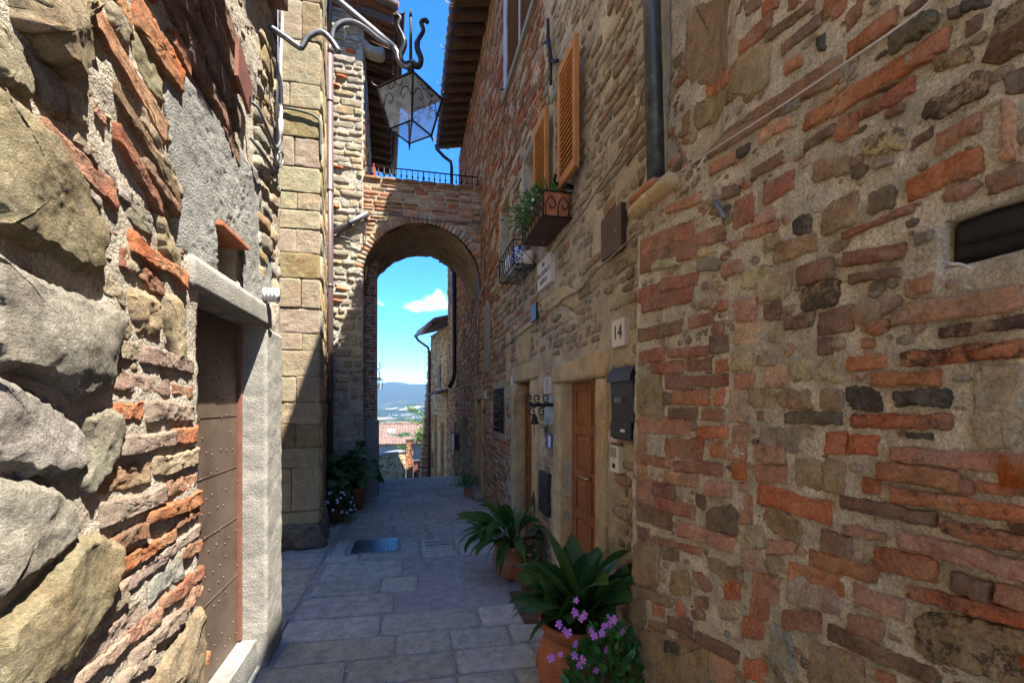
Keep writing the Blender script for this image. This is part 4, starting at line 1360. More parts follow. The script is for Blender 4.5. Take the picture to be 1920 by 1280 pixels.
# ================================================================== RIGHT: near house wall of brick and rubble
def build_right_near():
    X0 = 1.06
    t = thing('brick_house', (2.5, 0.6, 0), 'low house wall of orange bricks and stones in thick mortar filling the right foreground', 'house')
    S = lambda x: np.clip(x, 0, 1) ** 2 * (3 - 2 * np.clip(x, 0, 1))
    def off(u, v):
        return 0.025 - 0.0225 * (v - 0.95) - 0.15 * S((u - 1.3) / 0.4) * S((v - 2.62) / 0.07)
    fr = Frame((X0, 0, 0), (0, 1, 0), (-1, 0, 0), off=off)
    beam = (hx(1920, 430, X0)[1] - 0.2, hx(1767, 460, X0)[1], hx(1767, 507, X0)[2], hx(1767, 425, X0)[2] + .01)
    us = lines(-2.5, 2.0, 0.45, 2.0, 0.0125, 0.1, [beam[0], beam[1]])
    vs = lines(-0.05, 6.06, 0.55, 3.5, 0.0125, 0.1, [beam[2], beam[3]])
    w = wall('wall', fr, us, vs, [beam], 'mortar_right', t, amp=0.011, freq=19.0, depth=0.25, seed=31, octv=5,
             hfun=lambda u, v: 0.006 * fbm(np.c_[u * 4, v * 4, np.zeros_like(u)], 77, 3))
    MB().box(X0 + .30, 5.0, -2.5, 1.99, -0.05, 6.05).build('house_body', 'mortar_right', t)
    MB().box(X0 + .02, 5.0, -2.5, 1.985, 6.04, 6.15).build('roof_slab', 'roof_tile', t)
    hp = Heap()

    def plane(x, y):
        X = X0
        for _ in range(4):
            p = hx(x, y, X)
            X = X0 - float(off(np.array(p[1]), np.array(p[2])))
        return p[1], p[2]
    A = """455 190 580 70 40 r;555 150 740 10 30 d;615 195 765 65 35 d;742 172 778 158 45 k;640 25 690 -5 30 o;545 40 605 5 40 o;480 40 540 0 40 d;800 65 860 15 28 r
860 95 915 20 35 b;865 195 1050 55 50 o;1025 160 1205 60 66 v;705 465 1245 145 60 o;905 440 1115 315 45 r;335 570 845 245 65 b;290 440 575 230 100 s;535 520 655 450 40 e
705 550 820 480 30 d;345 640 455 585 38 r;450 580 495 555 30 k;500 660 620 585 35 b;545 735 665 665 65 r;925 555 1080 520 70 y.8;730 640 880 615 70 s;1105 545 1190 490 30 d
1150 430 1385 310 80 s.9;1200 545 1365 455 60 r;1090 720 1370 590 80 o.4;1440 500 1508 498 215 p.4;1385 700 1520 650 70 b;1010 440 1080 400 25 b;940 770 1040 740 70 v;765 830 900 770 110 s.3
850 885 1115 780 24 r;650 850 725 835 70 k.8;585 955 745 910 60 s;850 975 1075 940 50 r.3;870 1045 1065 1020 35 d;670 1040 805 1000 65 b;460 1045 570 1030 75 y;525 1090 645 1060 95 y
685 1130 825 1090 85 s.9;475 880 605 845 35 p;515 830 590 800 45 e;545 925 600 905 50 y;395 1015 465 995 45 p;435 810 510 770 80 r.4;395 730 455 705 40 d;300 995 380 990 40 g
85 930 285 860 60 r;85 995 300 920 60 b;305 900 400 870 50 r;130 1000 230 975 30 y;275 960 370 930 25 y;165 1070 300 1045 45 r;75 1110 160 1085 50 r;90 1150 285 1100 50 r
265 1215 365 1190 40 r;75 1260 245 1220 45 b;375 1145 415 1145 35 o;440 1165 520 1160 80 p;545 1170 610 1165 60 d;625 1215 735 1195 50 d;750 1220 885 1190 85 d.3;435 1255 535 1245 75 e
1085 1090 1180 1060 60 o;1035 1190 1520 1110 75 p;1205 1250 1560 1195 40 b.9;565 1265 610 1260 40 s;80 745 170 695 26 r;180 790 310 740 30 p;1180 250 1330 200 60 s.7;1410 130 1540 60 110 s.8
1290 30 1400 0 40 k;1310 110 1370 80 50 d;1450 320 1540 300 90 v;1450 190 1540 170 40 b;630 260 695 225 40 o;240 480 270 450 50 b;330 350 420 285 35 o;255 190 415 90 210 s;430 100 446 0 60 e
1240 60 1290 40 40 v;1080 240 1150 200 40 g;980 330 1060 290 35 b;620 420 690 380 30 g;420 700 470 680 22 e;960 620 1040 600 30 g;1120 900 1180 880 30 g"""
    B = """80 65 175 45 45 r;190 45 345 35 35 r;345 10 415 5 60 d;80 110 125 105 50 g;125 100 245 95 40 r;260 90 350 85 40 b;365 95 415 85 40 o;75 205 170 205 140 s;175 155 290 152 50 d
295 150 415 145 40 r;170 210 205 212 40 v;208 210 340 210 52 r;368 215 400 205 50 o;190 270 297 272 40 d;315 275 400 275 38 r;75 312 272 318 60 p;298 340 412 342 42 o.4;75 375 108 380 60 p
135 398 315 402 70 r;345 400 400 410 55 o;75 435 195 455 38 r;213 465 390 478 42 r;75 475 110 480 40 r;178 510 298 520 45 p;332 550 430 560 50 p;70 530 130 545 55 r;130 550 215 565 50 d
65 575 130 590 45 p;135 600 288 640 45 r;70 635 200 670 65 d;75 715 115 725 45 r;228 700 440 765 50 p;130 740 310 790 24 r;170 800 225 805 35 b;55 820 155 830 165 s;190 895 268 905 95 s
335 825 465 885 50 s;45 925 195 975 36 s;45 1000 100 1010 110 s;400 930 458 935 70 o;335 665 445 670 88 v;290 975 335 980 40 r;385 1000 455 1000 70 y;130 1005 172 1015 40 o;188 1050 275 1075 45 d
115 1055 180 1075 30 b;180 1140 240 1150 45 k;230 1115 290 1140 35 b;295 1105 455 1185 40 d;265 1190 320 1205 45 r;40 1150 345 1260 160 s;345 1210 440 1260 90 p;475 1220 550 1240 75 o
428 70 502 70 80 y;440 150 510 150 55 p;418 220 490 220 80 y;420 280 490 280 40 e;428 345 492 345 62 p;415 412 485 412 60 p;433 485 478 485 55 o;455 545 490 548 30 p;455 628 505 632 95 p
455 730 545 735 75 t;460 815 555 825 78 e;500 920 605 930 105 p;495 1000 570 1000 75 o;470 1070 545 1075 70 o;525 70 600 70 35 s;555 130 640 135 78 e.3;655 110 840 105 80 y;755 20 810 15 60 d
915 8 965 5 30 o;860 80 1010 70 50 o;1055 70 1560 22 60 o.8;950 140 1210 138 48 o.4;495 215 600 215 66 s;605 215 725 218 66 s;760 215 848 215 70 s;850 208 985 213 80 k;1040 215 1253 215 55 k
525 278 552 278 35 r;630 285 845 288 42 v;880 298 1257 300 52 o.6;535 365 740 365 78 g.4;778 380 860 383 75 o;864 385 975 390 70 o;1090 355 1180 357 25 k;1315 245 1520 245 270 t
520 415 630 425 62 p.3;515 495 632 500 60 r;665 500 770 503 112 s;775 505 860 508 112 s;1015 420 1560 465 58 p.5;975 485 1285 525 65 o.4;918 535 988 550 50 o;1355 545 1560 562 45 r
1025 575 1560 655 58 o.5;525 570 805 645 72 o;835 600 1195 670 50 d;1215 690 1560 770 58 o.7;545 640 690 720 68 s.5;850 705 1015 735 35 p;765 745 880 770 75 d;565 765 665 775 50 p
1055 740 1560 870 68 p;715 805 975 880 55 o;640 865 850 910 82 o;960 810 1195 860 82 o;635 930 830 980 88 m;885 940 1075 1010 70 p;1250 890 1400 950 72 d.5;1405 935 1560 985 72 p
1090 935 1560 1050 52 o.6;1125 1085 1560 1190 185 s.7;620 1040 760 1055 70 r;865 1050 1000 1090 72 b.3;790 1085 1210 1270 60 d.4;575 1130 660 1160 135 g;715 1210 930 1260 145 s;975 1250 1050 1270 40 o"""
    spots = []
    for txt, dy in ((A, 0), (B, 640)):
        for it in txt.replace('\n', ';').split(';'):
            f = it.split()
            x1, y1, x2, y2, tt = map(float, f[:5])
            code, li = f[5][0], float('0' + f[5][1:]) if len(f[5]) > 1 else rng.choice((0, 0, .15, .3))
            a, b = plane(1160 + x1 / 2, dy + y1 / 2), plane(1160 + x2 / 2, dy + y2 / 2)
            th = math.atan2(y2 - y1, x2 - x1)
            tv = tt / max(0.45, math.cos(th))
            mx, my = 1160 + (x1 + x2) / 4, dy + (y1 + y2) / 4
            tm = abs(plane(mx, my - tv / 4)[1] - plane(mx, my + tv / 4)[1])
            stone = code in 'sygvkt' and tt > 44
            H = rng.uniform(0.004, 0.011) + (0.003 if tm < 0.05 else 0)
            vf = piece(fr, bar_poly(a, b, tm * 1.12, 0.10 if stone else 0.045), H, 0.03, 96, 6, 0.010 if stone else 0.007, 0.003, 0.06, 0.013 if stone else 0.0085, 24, 1, 0.12 if stone else 0.04, None, 5)
            spots.append(((a[0] + b[0]) / 2, (a[1] + b[1]) / 2, abs(a[0] - b[0]) / 2, tm * .55 + abs(a[1] - b[1]) * .3))
            nm = 'stone' if stone or code in 'sygvkt' else 'brick'
            hp.add(nm, vf, blend(tint(code, li, 0.15), .12, (.44, .38, .27)), 'masonry')
    def inview(u, v):
        q = proj((X0, u, v))
        return q is not None and -30 < q[0] < 1990 and -40 < q[1] < 1330
    oth = lambda u, v: (0.085, (0.14, 0.34), 'oorpdsb', 0.03, 0.012, 0.8, 'brick', 'masonry')
    courses(hp, fr, -0.8, 1.98, 0.0, 4.4, oth, [(beam[0] - .1, beam[1] + .1, beam[2] - .1, beam[3] + .1)], keep=lambda u, v: not inview(u, v))
    # rounded corner stones of the buttress
    for z0, z1 in ((0.02, 0.28), (0.30, 0.52)):
        vf = piece(fr, [(1.55, z0), (1.99, z0), (1.99, z1), (1.55, z1)], 0.012, .03, 30, 3, .006, .012)
        hp.add('stone', vf, tint('s', .2), 'masonry')
    hp.emit(w)
    spots.append(((beam[0] + beam[1]) / 2, (beam[2] + beam[3]) / 2, (beam[1] - beam[0]) / 2 + .02, (beam[3] - beam[2]) / 2 + .02))
    chips(w, fr, spots, 900, .5, 1.98, .55, 3.4, 'osrpgvydbe', 'masonry', (.006, .026), (.002, .009), 6, .45)
    chips(w, fr, spots, 260, .5, 1.98, .55, 3.4, 'osrpgsydbesv', 'masonry', (.022, .05), (.003, .010), 16, .2)
    # blackened timber built into the wall
    rough_box('timber_beam', X0 + 0.012, X0 + 0.24, beam[0] - .1, beam[1] - .004, beam[2] + .006, beam[3] - .004, 'beam_black', t, .012, .007, 22, 8)
    MB().tube([(X0 + .006, beam[0], beam[2] + .045), (X0 + .007, beam[0] + .14, beam[2] + .038), (X0 + .007, beam[1] - .03, beam[2] + .046)], .004, 5).build('timber_split', 'dark_void', t)
    # sandstone ledge at the top of the thickened wall
    rough_box('ledge_stone', X0 - .045, X0 + .14, 1.66, 2.03, 2.585, 2.65, 'sandstone', t, .02, .010, 13, 9)
    rough_box('ledge_brick', X0 - .03, X0 + .14, 1.80, 2.035, 2.655, 2.70, 'eave_brick', t, .02, .006, 13, 10)
    return t


build_right_near()


# ================================================================== RIGHT: house with doors, windows and shutters
XR = 1.22


def build_right_house():
    t = thing('brick_and_rubble_house', (3.0, 7.0, 0), 'tall shaded house of brick and rubble with two wooden doors and orange shutters', 'house')
    fr = Frame((XR, 0, 0), (0, 1, 0), (-1, 0, 0))
    d14, d2 = (2.83, 3.55, -1, 1.87), (4.44, 5.23, -1, 1.94)
    wA, wB, wC, wD = (4.22, 4.76, 3.42, 4.30), (3.40, 3.78, 3.38, 4.34), (5.52, 6.12, 3.35, 4.34), (4.35, 5.75, 5.72, 7.3)
    gr, pd, fd, sl = (5.89, 6.67, 1.29, 1.90), (7.83, 8.44, -1, 1.75), (9.85, 11.0, -1, 1.36), (10.15, 10.9, 2.68, 3.40)
    mt = (2.48, 2.77, 2.60, 2.86)
    holes = [d14, d2, wA, wB, wC, wD, gr, pd, fd, sl]
    ex_u = sorted(set(sum([[h[0], h[1]] for h in holes], [])))
    ex_v = sorted(set(sum([[h[2], h[3]] for h in holes], [])))
    us = lines(2.0, 11.8, 2.0, 6.0, 0.03, 0.09, ex_u)
    vs = lines(-0.3, 8.0, 0.0, 5.0, 0.03, 0.09, [v for v in ex_v if v > -0.3])
    w = wall('wall', fr, us, vs, holes, 'mortar_house', t, amp=0.028, freq=8.0, depth=0.36, seed=41, octv=5)
    MB().box(XR + .33, 7.0, 2.005, 11.8, -0.3, 8.0).build('house_body', 'dark_void', t)
    MB().box(XR + .05, 7.0, 1.99, 2.02, 2.0, 8.0).build('gable', 'mortar_house', t)
    MB().box(XR + .03, 7.0, 1.12, 1.985, 6.17, 8.0).build('shade_storey', 'mortar_house', t)  # unseen block added to shade the ground past the left wall's end
    sur = [(2.64, 3.76, -1, 2.06), (4.22, 5.42, -1, 2.12)]
    blk = holes + sur + [mt, (2.42, 2.64, 2.02, 2.20), (3.74, 4.19, 2.74, 3.02)]
    pad = [(a - .06, b + .06, c - .05, d + .09) for a, b, c, d in (wA, wB, wC, wD, gr)]
    hp = Heap()
    zB = lambda u: 3.45 - 0.35 * max(0, min(1, (u - 4.3) / 1.5))
    rub = lambda u, v: (0.078, (0.06, 0.24), 'svgtbvymr', 0.022, 0.010, 0.82 if u < 4.3 else 0.93, 'stone', 'masonry_far', 0.5 if u < 4.0 else 0.3)
    brk = lambda u, v: (0.064, (0.2, 0.3), 'rrdbobm', 0.016, 0.012, 0.97, 'brick', 'masonry_far')
    mixd = lambda u, v: (0.10, (0.12, 0.26), 'svtbrrm', 0.022, 0.016, 0.93, 'stone', 'masonry_far', 0.25)
    courses(hp, fr, 2.02, 4.9, 0.0, 8.0, rub, blk + pad, keep=lambda u, v: not (u > 4.05 and v > zB(u) + 0.5))
    courses(hp, fr, 4.05, 11.78, 3.0, 8.0, brk, blk + pad, keep=lambda u, v: (v > zB(u) + (0.5 if u < 4.9 else 0)) and not (rng.random() < 0.10))
    courses(hp, fr, 4.9, 11.78, -0.05, 3.45, mixd, blk + pad, keep=lambda u, v: v < zB(u) + .05 and not (5.55 < u < 6.8 and v < 1.25))
    courses(hp, fr, 5.55, 6.8, 0.0, 1.25, brk, blk + pad)
    hp.emit(w)

    def block(name, poly, H, m='sandstone', parent=t, n=36, rough=.005):
        V, F = piece(fr, poly, H, 0.12, n, 5, rough, 0.012, 0.02, 0.004, 12, 1, 0.05)
        return link(name, mesh_from(name, V, F), parent, m)

    def R(u0, u1, v0, v1): return [(u0, v0), (u1, v0), (u1, v1), (u0, v1)]
    # door 14: stone surround, leaf with raised panels
    block('lintel', [(2.65, 1.87), (3.76, 1.865), (3.76, 2.01), (3.2, 2.03), (2.65, 2.06)], 0.030)
    block('door_jamb', [(3.55, -0.02), (3.73, -0.02), (3.75, 0.9), (3.74, 1.86), (3.55, 1.86)], 0.026)
    block('door_jamb', [(2.66, -0.02), (2.83, -0.02), (2.83, 1.86), (2.66, 1.86)], 0.026)
    block('door_step', R(2.80, 3.58, 0.0, 0.07), 0.05, rough=.002)

    def door(name, y0, y1, z0, z1, x, m, rows, cols=2, lab=None, handle=None):
        fwid = 0.085
        d = MB().box(x + .012, x + .05, y0, y1, z0, z1).build(name, m, t)
        if lab: d['label'] = lab
        # stiles and rails proud of the field, raised panels inside
        st = MB()
        cw = (y1 - y0 - fwid * (cols + 1)) / cols
        for c in range(cols + 1):
            ya = y0 + c * (cw + fwid)
            st.box(x - .002, x + .014, ya + .0005, ya + fwid - .0005, z0 + .001, z1 - .001, bev=.003)
        zs = [z0] + sum([[a, b] for a, b in rows], []) + [z1]
        for i in range(0, len(zs), 2):
            for c in range(cols):
                ya = y0 + fwid + c * (cw + fwid)
                st.box(x - .001, x + .014, ya - .001, ya + cw + .001, zs[i] + .0015, zs[i + 1] - .0015, bev=.003)
        st.build('door_frame', m, d)
        for a, b in rows:
            for c in range(cols):
                ya = y0 + fwid + c * (cw + fwid)
                g = .012
                p = MB()
                o = [(x + .012, ya + g, a + g), (x + .012, ya + cw - g, a + g), (x + .012, ya + cw - g, b - g), (x + .012, ya + g, b - g)]
                e = .03
                i_ = [(x + .001, ya + g + e, a + g + e), (x + .001, ya + cw - g - e, a + g + e), (x + .001, ya + cw - g - e, b - g - e), (x + .001, ya + g + e, b - g - e)]
                p.add(o + i_, [(4, 5, 6, 7), (0, 1, 5, 4), (1, 2, 6, 5), (2, 3, 7, 6), (3, 0, 4, 7)])
                p.build('door_panel', m, d)
        if handle:
            hy_, hz_ = handle
            MB().tube([(x - .002, hy_, hz_), (x - .045, hy_, hz_), (x - .05, hy_ + .012, hz_), (x - .05, hy_ + .12, hz_ + .004)], .009, 8).build('door_handle', 'brass', d)
        return d
    door('door', 2.832, 3.548, 0.07, 1.868, XR + .085, 'wood_door', [(0.16, 0.44), (0.52, 0.78), (0.86, 1.10), (1.18, 1.45), (1.53, 1.79)],
         lab='brown wooden door with ten raised panels and brass handle', handle=(3.13, 1.14))
    # second door, corbelled stone surround
    block('lintel', [(4.24, 1.94), (5.40, 1.94), (5.40, 2.12), (4.24, 2.10)], 0.03)
    block('door_jamb', [(5.23, 0), (5.41, 0), (5.41, 1.93), (5.12, 1.93), (5.14, 1.80), (5.22, 1.70)], 0.028)
    block('door_jamb', [(4.25, 0), (4.44, 0), (4.45, 1.70), (4.53, 1.80), (4.55, 1.93), (4.25, 1.93)], 0.028)
    door('door', 4.442, 5.228, 0.02, 1.938, XR + .11, 'wood_red', [(0.2, 0.75), (0.85, 1.05), (1.15, 1.62)], 1, lab='narrow reddish wooden door beyond the plaques', handle=(4.62, 1.1))

    def window(h, name='window', fm='shutter_brown', rec=0.2, mull=True):
        a, b, c, d = h
        f = MB()
        x = XR + rec
        q = .045
        f.box(x, x + .05, a + .002, a + q, c + .002, d - .002); f.box(x, x + .05, b - q, b - .002, c + .002, d - .002)
        f.box(x, x + .05, a + q, b - q, c + .002, c + q); f.box(x, x + .05, a + q, b - q, d - q, d - .002)
        if mull: f.box(x + .002, x + .048, (a + b) / 2 - .02, (a + b) / 2 + .02, c + q, d - q)
        o = f.build(name, fm, t)
        MB().box(x + .02, x + .026, a + q, b - q, c + q, d - q).build('pane', 'window_glass', o)
        return o
    window(wA); window(wB, mull=False); window(wC, mull=False)
    window(gr, rec=.25, mull=False)
    # grey stone frames
    for (a, b, c, d), m in ((wA, 'plaster_grey'), (wC, 'sandstone')):
        block('window_lintel', R(a - .06, b + .05, d + .002, d + .10), .022, m)
        block('window_jamb', R(b + .002, b + .075, c, d), .02, m)
        block('window_jamb', R(a - .06, a - .002, c, d), .02, m)
        block('window_sill', R(a - .06, b + .06, c - .08, c - .004), .04, m)
    block('window_lintel', R(wB[0] - .05, wB[1] + .08, wB[3] + .002, wB[3] + .10), .012, 'plaster_grey')
    # bricks of the deep window reveal that faces the street's mouth
    fb = Frame((XR, wB[1], 0), (1, 0, 0), (0, -1, 0))
    hb = Heap()
    courses(hb, fb, 0.01, 0.19, wB[2], wB[3], lambda u, v: (.065, (.14, .2), 'rbmd', .014, .010, 1.0, 'brick', 'masonry'))
    hb.emit(w)

    # shutters folded open against the wall
    slat0 = MB().box(-.006, .006, -.5, .5, -.022, .022).build('slat', 'wood_shutter', t)
    sm = slat0.data; bpy.data.objects.remove(slat0)

    def shutter(y0, y1, z0, z1, x, lab, m='wood_shutter', smesh=sm, pitch=.042):
        f = MB()
        q = .05
        f.box(x, x + .035, y0, y0 + q, z0, z1, bev=.003); f.box(x, x + .035, y1 - q, y1, z0, z1, bev=.003)
        f.box(x + .001, x + .034, y0 + q - .001, y1 - q + .001, z0, z0 + .07, bev=.003); f.box(x + .001, x + .034, y0 + q - .001, y1 - q + .001, z1 - .06, z1, bev=.003)
        s = f.build('shutter', m, t)
        if lab: s['label'] = lab
        z = z0 + .09
        while z < z1 - .065:
            inst('slat', smesh, s, (x + .0175, (y0 + y1) / 2, z), (0, 0.75, 0), (1, (y1 - y0 - 2 * q) + .01, 1))
            z += pitch
        return s
    shutter(3.00, 3.39, 3.36, 4.29, XR - .10, 'larger orange wooden shutter, nearest the camera')
    shutter(3.79, 4.20, 3.40, 4.28, XR - .075, 'orange wooden shutter between the two windows')
    MB().tube([(XR, 3.36, 3.40), (XR - .12, 3.36, 3.40), (XR - .14, 3.34, 3.42), (XR - .14, 3.30, 3.44)], .012, 6).tube([(XR, 3.28, 3.345), (XR - .10, 3.28, 3.345)], .016, 6).build('shutter_catch', 'iron_black', t)
    # window D: pale frame, brown louvred shutters closed
    a, b, c, d = wD
    f = MB()
    f.box(XR - .03, XR + .06, a - .09, a, c - .02, d + .1, bev=.004); f.box(XR - .03, XR + .06, b, b + .09, c - .02, d + .1, bev=.004)
    f.build('window_frame', 'paint_white', t)
    MB().box(XR - .05, XR + .07, a - .12, b + .12, c - .09, c - .015, bev=.006).build('window_sill', 'concrete', t)
    s2 = MB().box(-.005, .005, -.5, .5, -.022, .022).build('slat', 'shutter_brown', t); sm2 = s2.data; bpy.data.objects.remove(s2)
    m = (a + b) / 2
    shutter(a + .003, m - .012, c, d, XR + .0, None, 'shutter_brown', sm2, .05)
    shutter(m + .012, b - .003, c, d, XR + .0, None, 'shutter_brown', sm2, .05)
    MB().box(XR - .012, XR + .03, m - .010, m + .010, c, d).build('window_mullion', 'paint_white', t)
    # iron bars of the small window
    a, b, c, d = gr
    g = MB()
    fm_ = MB().box(XR - .012, XR + .02, a - .04, b + .04, c - .055, c - .004, bev=.003).box(XR - .012, XR + .02, a - .04, b + .04, d + .002, d + .03, bev=.003).build('window_sill', 'plaster_white', t)
    gb = MB().box(XR - .012, XR - .002, a, b, c + .02, c + .03).build('window_grille', 'iron_black', t)
    br = MB().tube([(0, 0, 0), (0, 0, d - c)], .008, 6).build('grille_bar', 'iron_black', gb); brm = br.data; bpy.data.objects.remove(br)
    for k in range(8):
        inst('grille_bar', brm, gb, (XR - .016, a + .05 + k * (b - a - .1) / 7, c))
    bh = MB().tube([(0, 0, 0), (0, b - a, 0)], .007, 6).build('grille_bar', 'iron_black', gb); bhm = bh.data; bpy.data.objects.remove(bh)
    for k in range(5):
        inst('grille_bar', bhm, gb, (XR - .024, a, c + .06 + k * .115))
    # dark timber doors further down
    MB().box(XR + .2, XR + .25, pd[0], pd[1], -.05, pd[3]).build('door', 'rafter_wood', t)
    MB().box(XR + .2, XR + .25, fd[0], fd[1], -.4, fd[3]).build('door', 'rafter_wood', t)
    MB().box(XR + .2, XR + .24, sl[0], sl[1], sl[2], sl[3]).build('window', 'window_glass', t)
    block('door_jamb', R(8.44, 8.6, -.02, 1.76), .03); block('door_jamb', R(7.68, 7.83, -.02, 1.76), .03); block('lintel', R(7.66, 8.62, 1.752, 1.95), .035)
    block('door_step', R(7.7, 9.2, -.02, .13), .16, 'plaster_grey', rough=.003)
    block('plaster_panel', R(7.0, 7.45, 2.15, 3.3), .035, 'plaster_grey'); block('plaster_panel', R(5.5, 5.75, 1.95, 2.6), .02, 'sandstone')
    block('plaster_panel', R(4.55, 5.2, 2.14, 2.55), .014, 'sandstone')
    block('plaster_panel', [(3.2, 2.35), (3.5, 2.5), (4.1, 2.55), (4.2, 2.68), (3.5, 2.66), (3.1, 2.5)], .012, 'sandstone')
    # eaves: rafters, tile course and gutter
    ov = lambda y: .28 if y < 4.7 else 0.0          # unseen near eaves set back to lower their shadow on the ashlar
    rf = MB().box(-.62, 0.1, -.07, .07, -.075, .075, bev=.012).build('rafter', 'rafter_wood', t); rm = rf.data; bpy.data.objects.remove(rf)
    y = 2.1
    while y < 11.2:
        inst('rafter', rm, t, (XR + .02 + ov(y), y + rng.uniform(-.01, .01), 7.98), (0, -0.2, 0))
        y += .285
    y = 2.0
    while y < 11.2:
        mb = MB()
        V = [(XR + .1, y, 8.12), (XR + .1, y + .275, 8.12), (.68 + ov(y), y + .275, 8.0), (.68 + ov(y), y, 8.0)]
        V += [(p, q, r + .03) for p, q, r in V]
        mb.add(V, [(0, 1, 2, 3), (7, 6, 5, 4), (0, 4, 5, 1), (1, 5, 6, 2), (2, 6, 7, 3), (3, 7, 4, 0)])
        mb.build('eave_tile', 'eave_brick', t)
        y += .285
    mb = MB()
    y = 2.0
    while y < 11.3:
        mb.tube([(.62 + ov(y), y, 8.05), (4.0, y, 8.95)], .09, 8); y += .2
    tag(mb.build('roof_tiles', 'roof_tile', t), kind='stuff')
    n = 9
    gt = MB()
    for ya, yb in ((1.95, 4.62), (4.66, 11.3)):
        V, F = [], []
        for yy in (ya, yb):
            for i in range(n):
                aa = math.pi * i / (n - 1)
                for r in (.08, .074):
                    V.append((.60 + ov(ya) - r * math.cos(aa), yy, 8.04 - r * math.sin(aa)))
        for i in range(n - 1):
            a0, a1, b0, b1 = 2 * i, 2 * i + 2, 2 * n + 2 * i, 2 * n + 2 * i + 2
            F += [(a0, a1, b1, b0), (a0 + 1, b0 + 1, b1 + 1, a1 + 1), (b0, b0 + 1, b1 + 1, b1)]
        gt.add(V, F, True)
    g = gt.build('gutter', 'gutter_metal', t)
    hk = MB()
    y = 2.4
    while y < 11.2:
        hk.tube([(.60 + ov(y) + .086 * math.cos(a_), y, 8.04 - .086 * math.sin(a_)) for a_ in np.linspace(0, math.pi, 8)], .006, 5); y += .95
    hk.build('gutter_hooks', 'gutter_metal', g)
    MB().tube([(.60, 11.15, 7.97), (.62, 11.18, 7.88), (.80, 11.3, 7.78), (.98, 11.4, 7.72), (1.0, 11.4, 7.6), (1.0, 11.4, 5.0)], .04, 8).build('gutter_outlet', 'pipe_dark', t)
    return t


build_right_house()


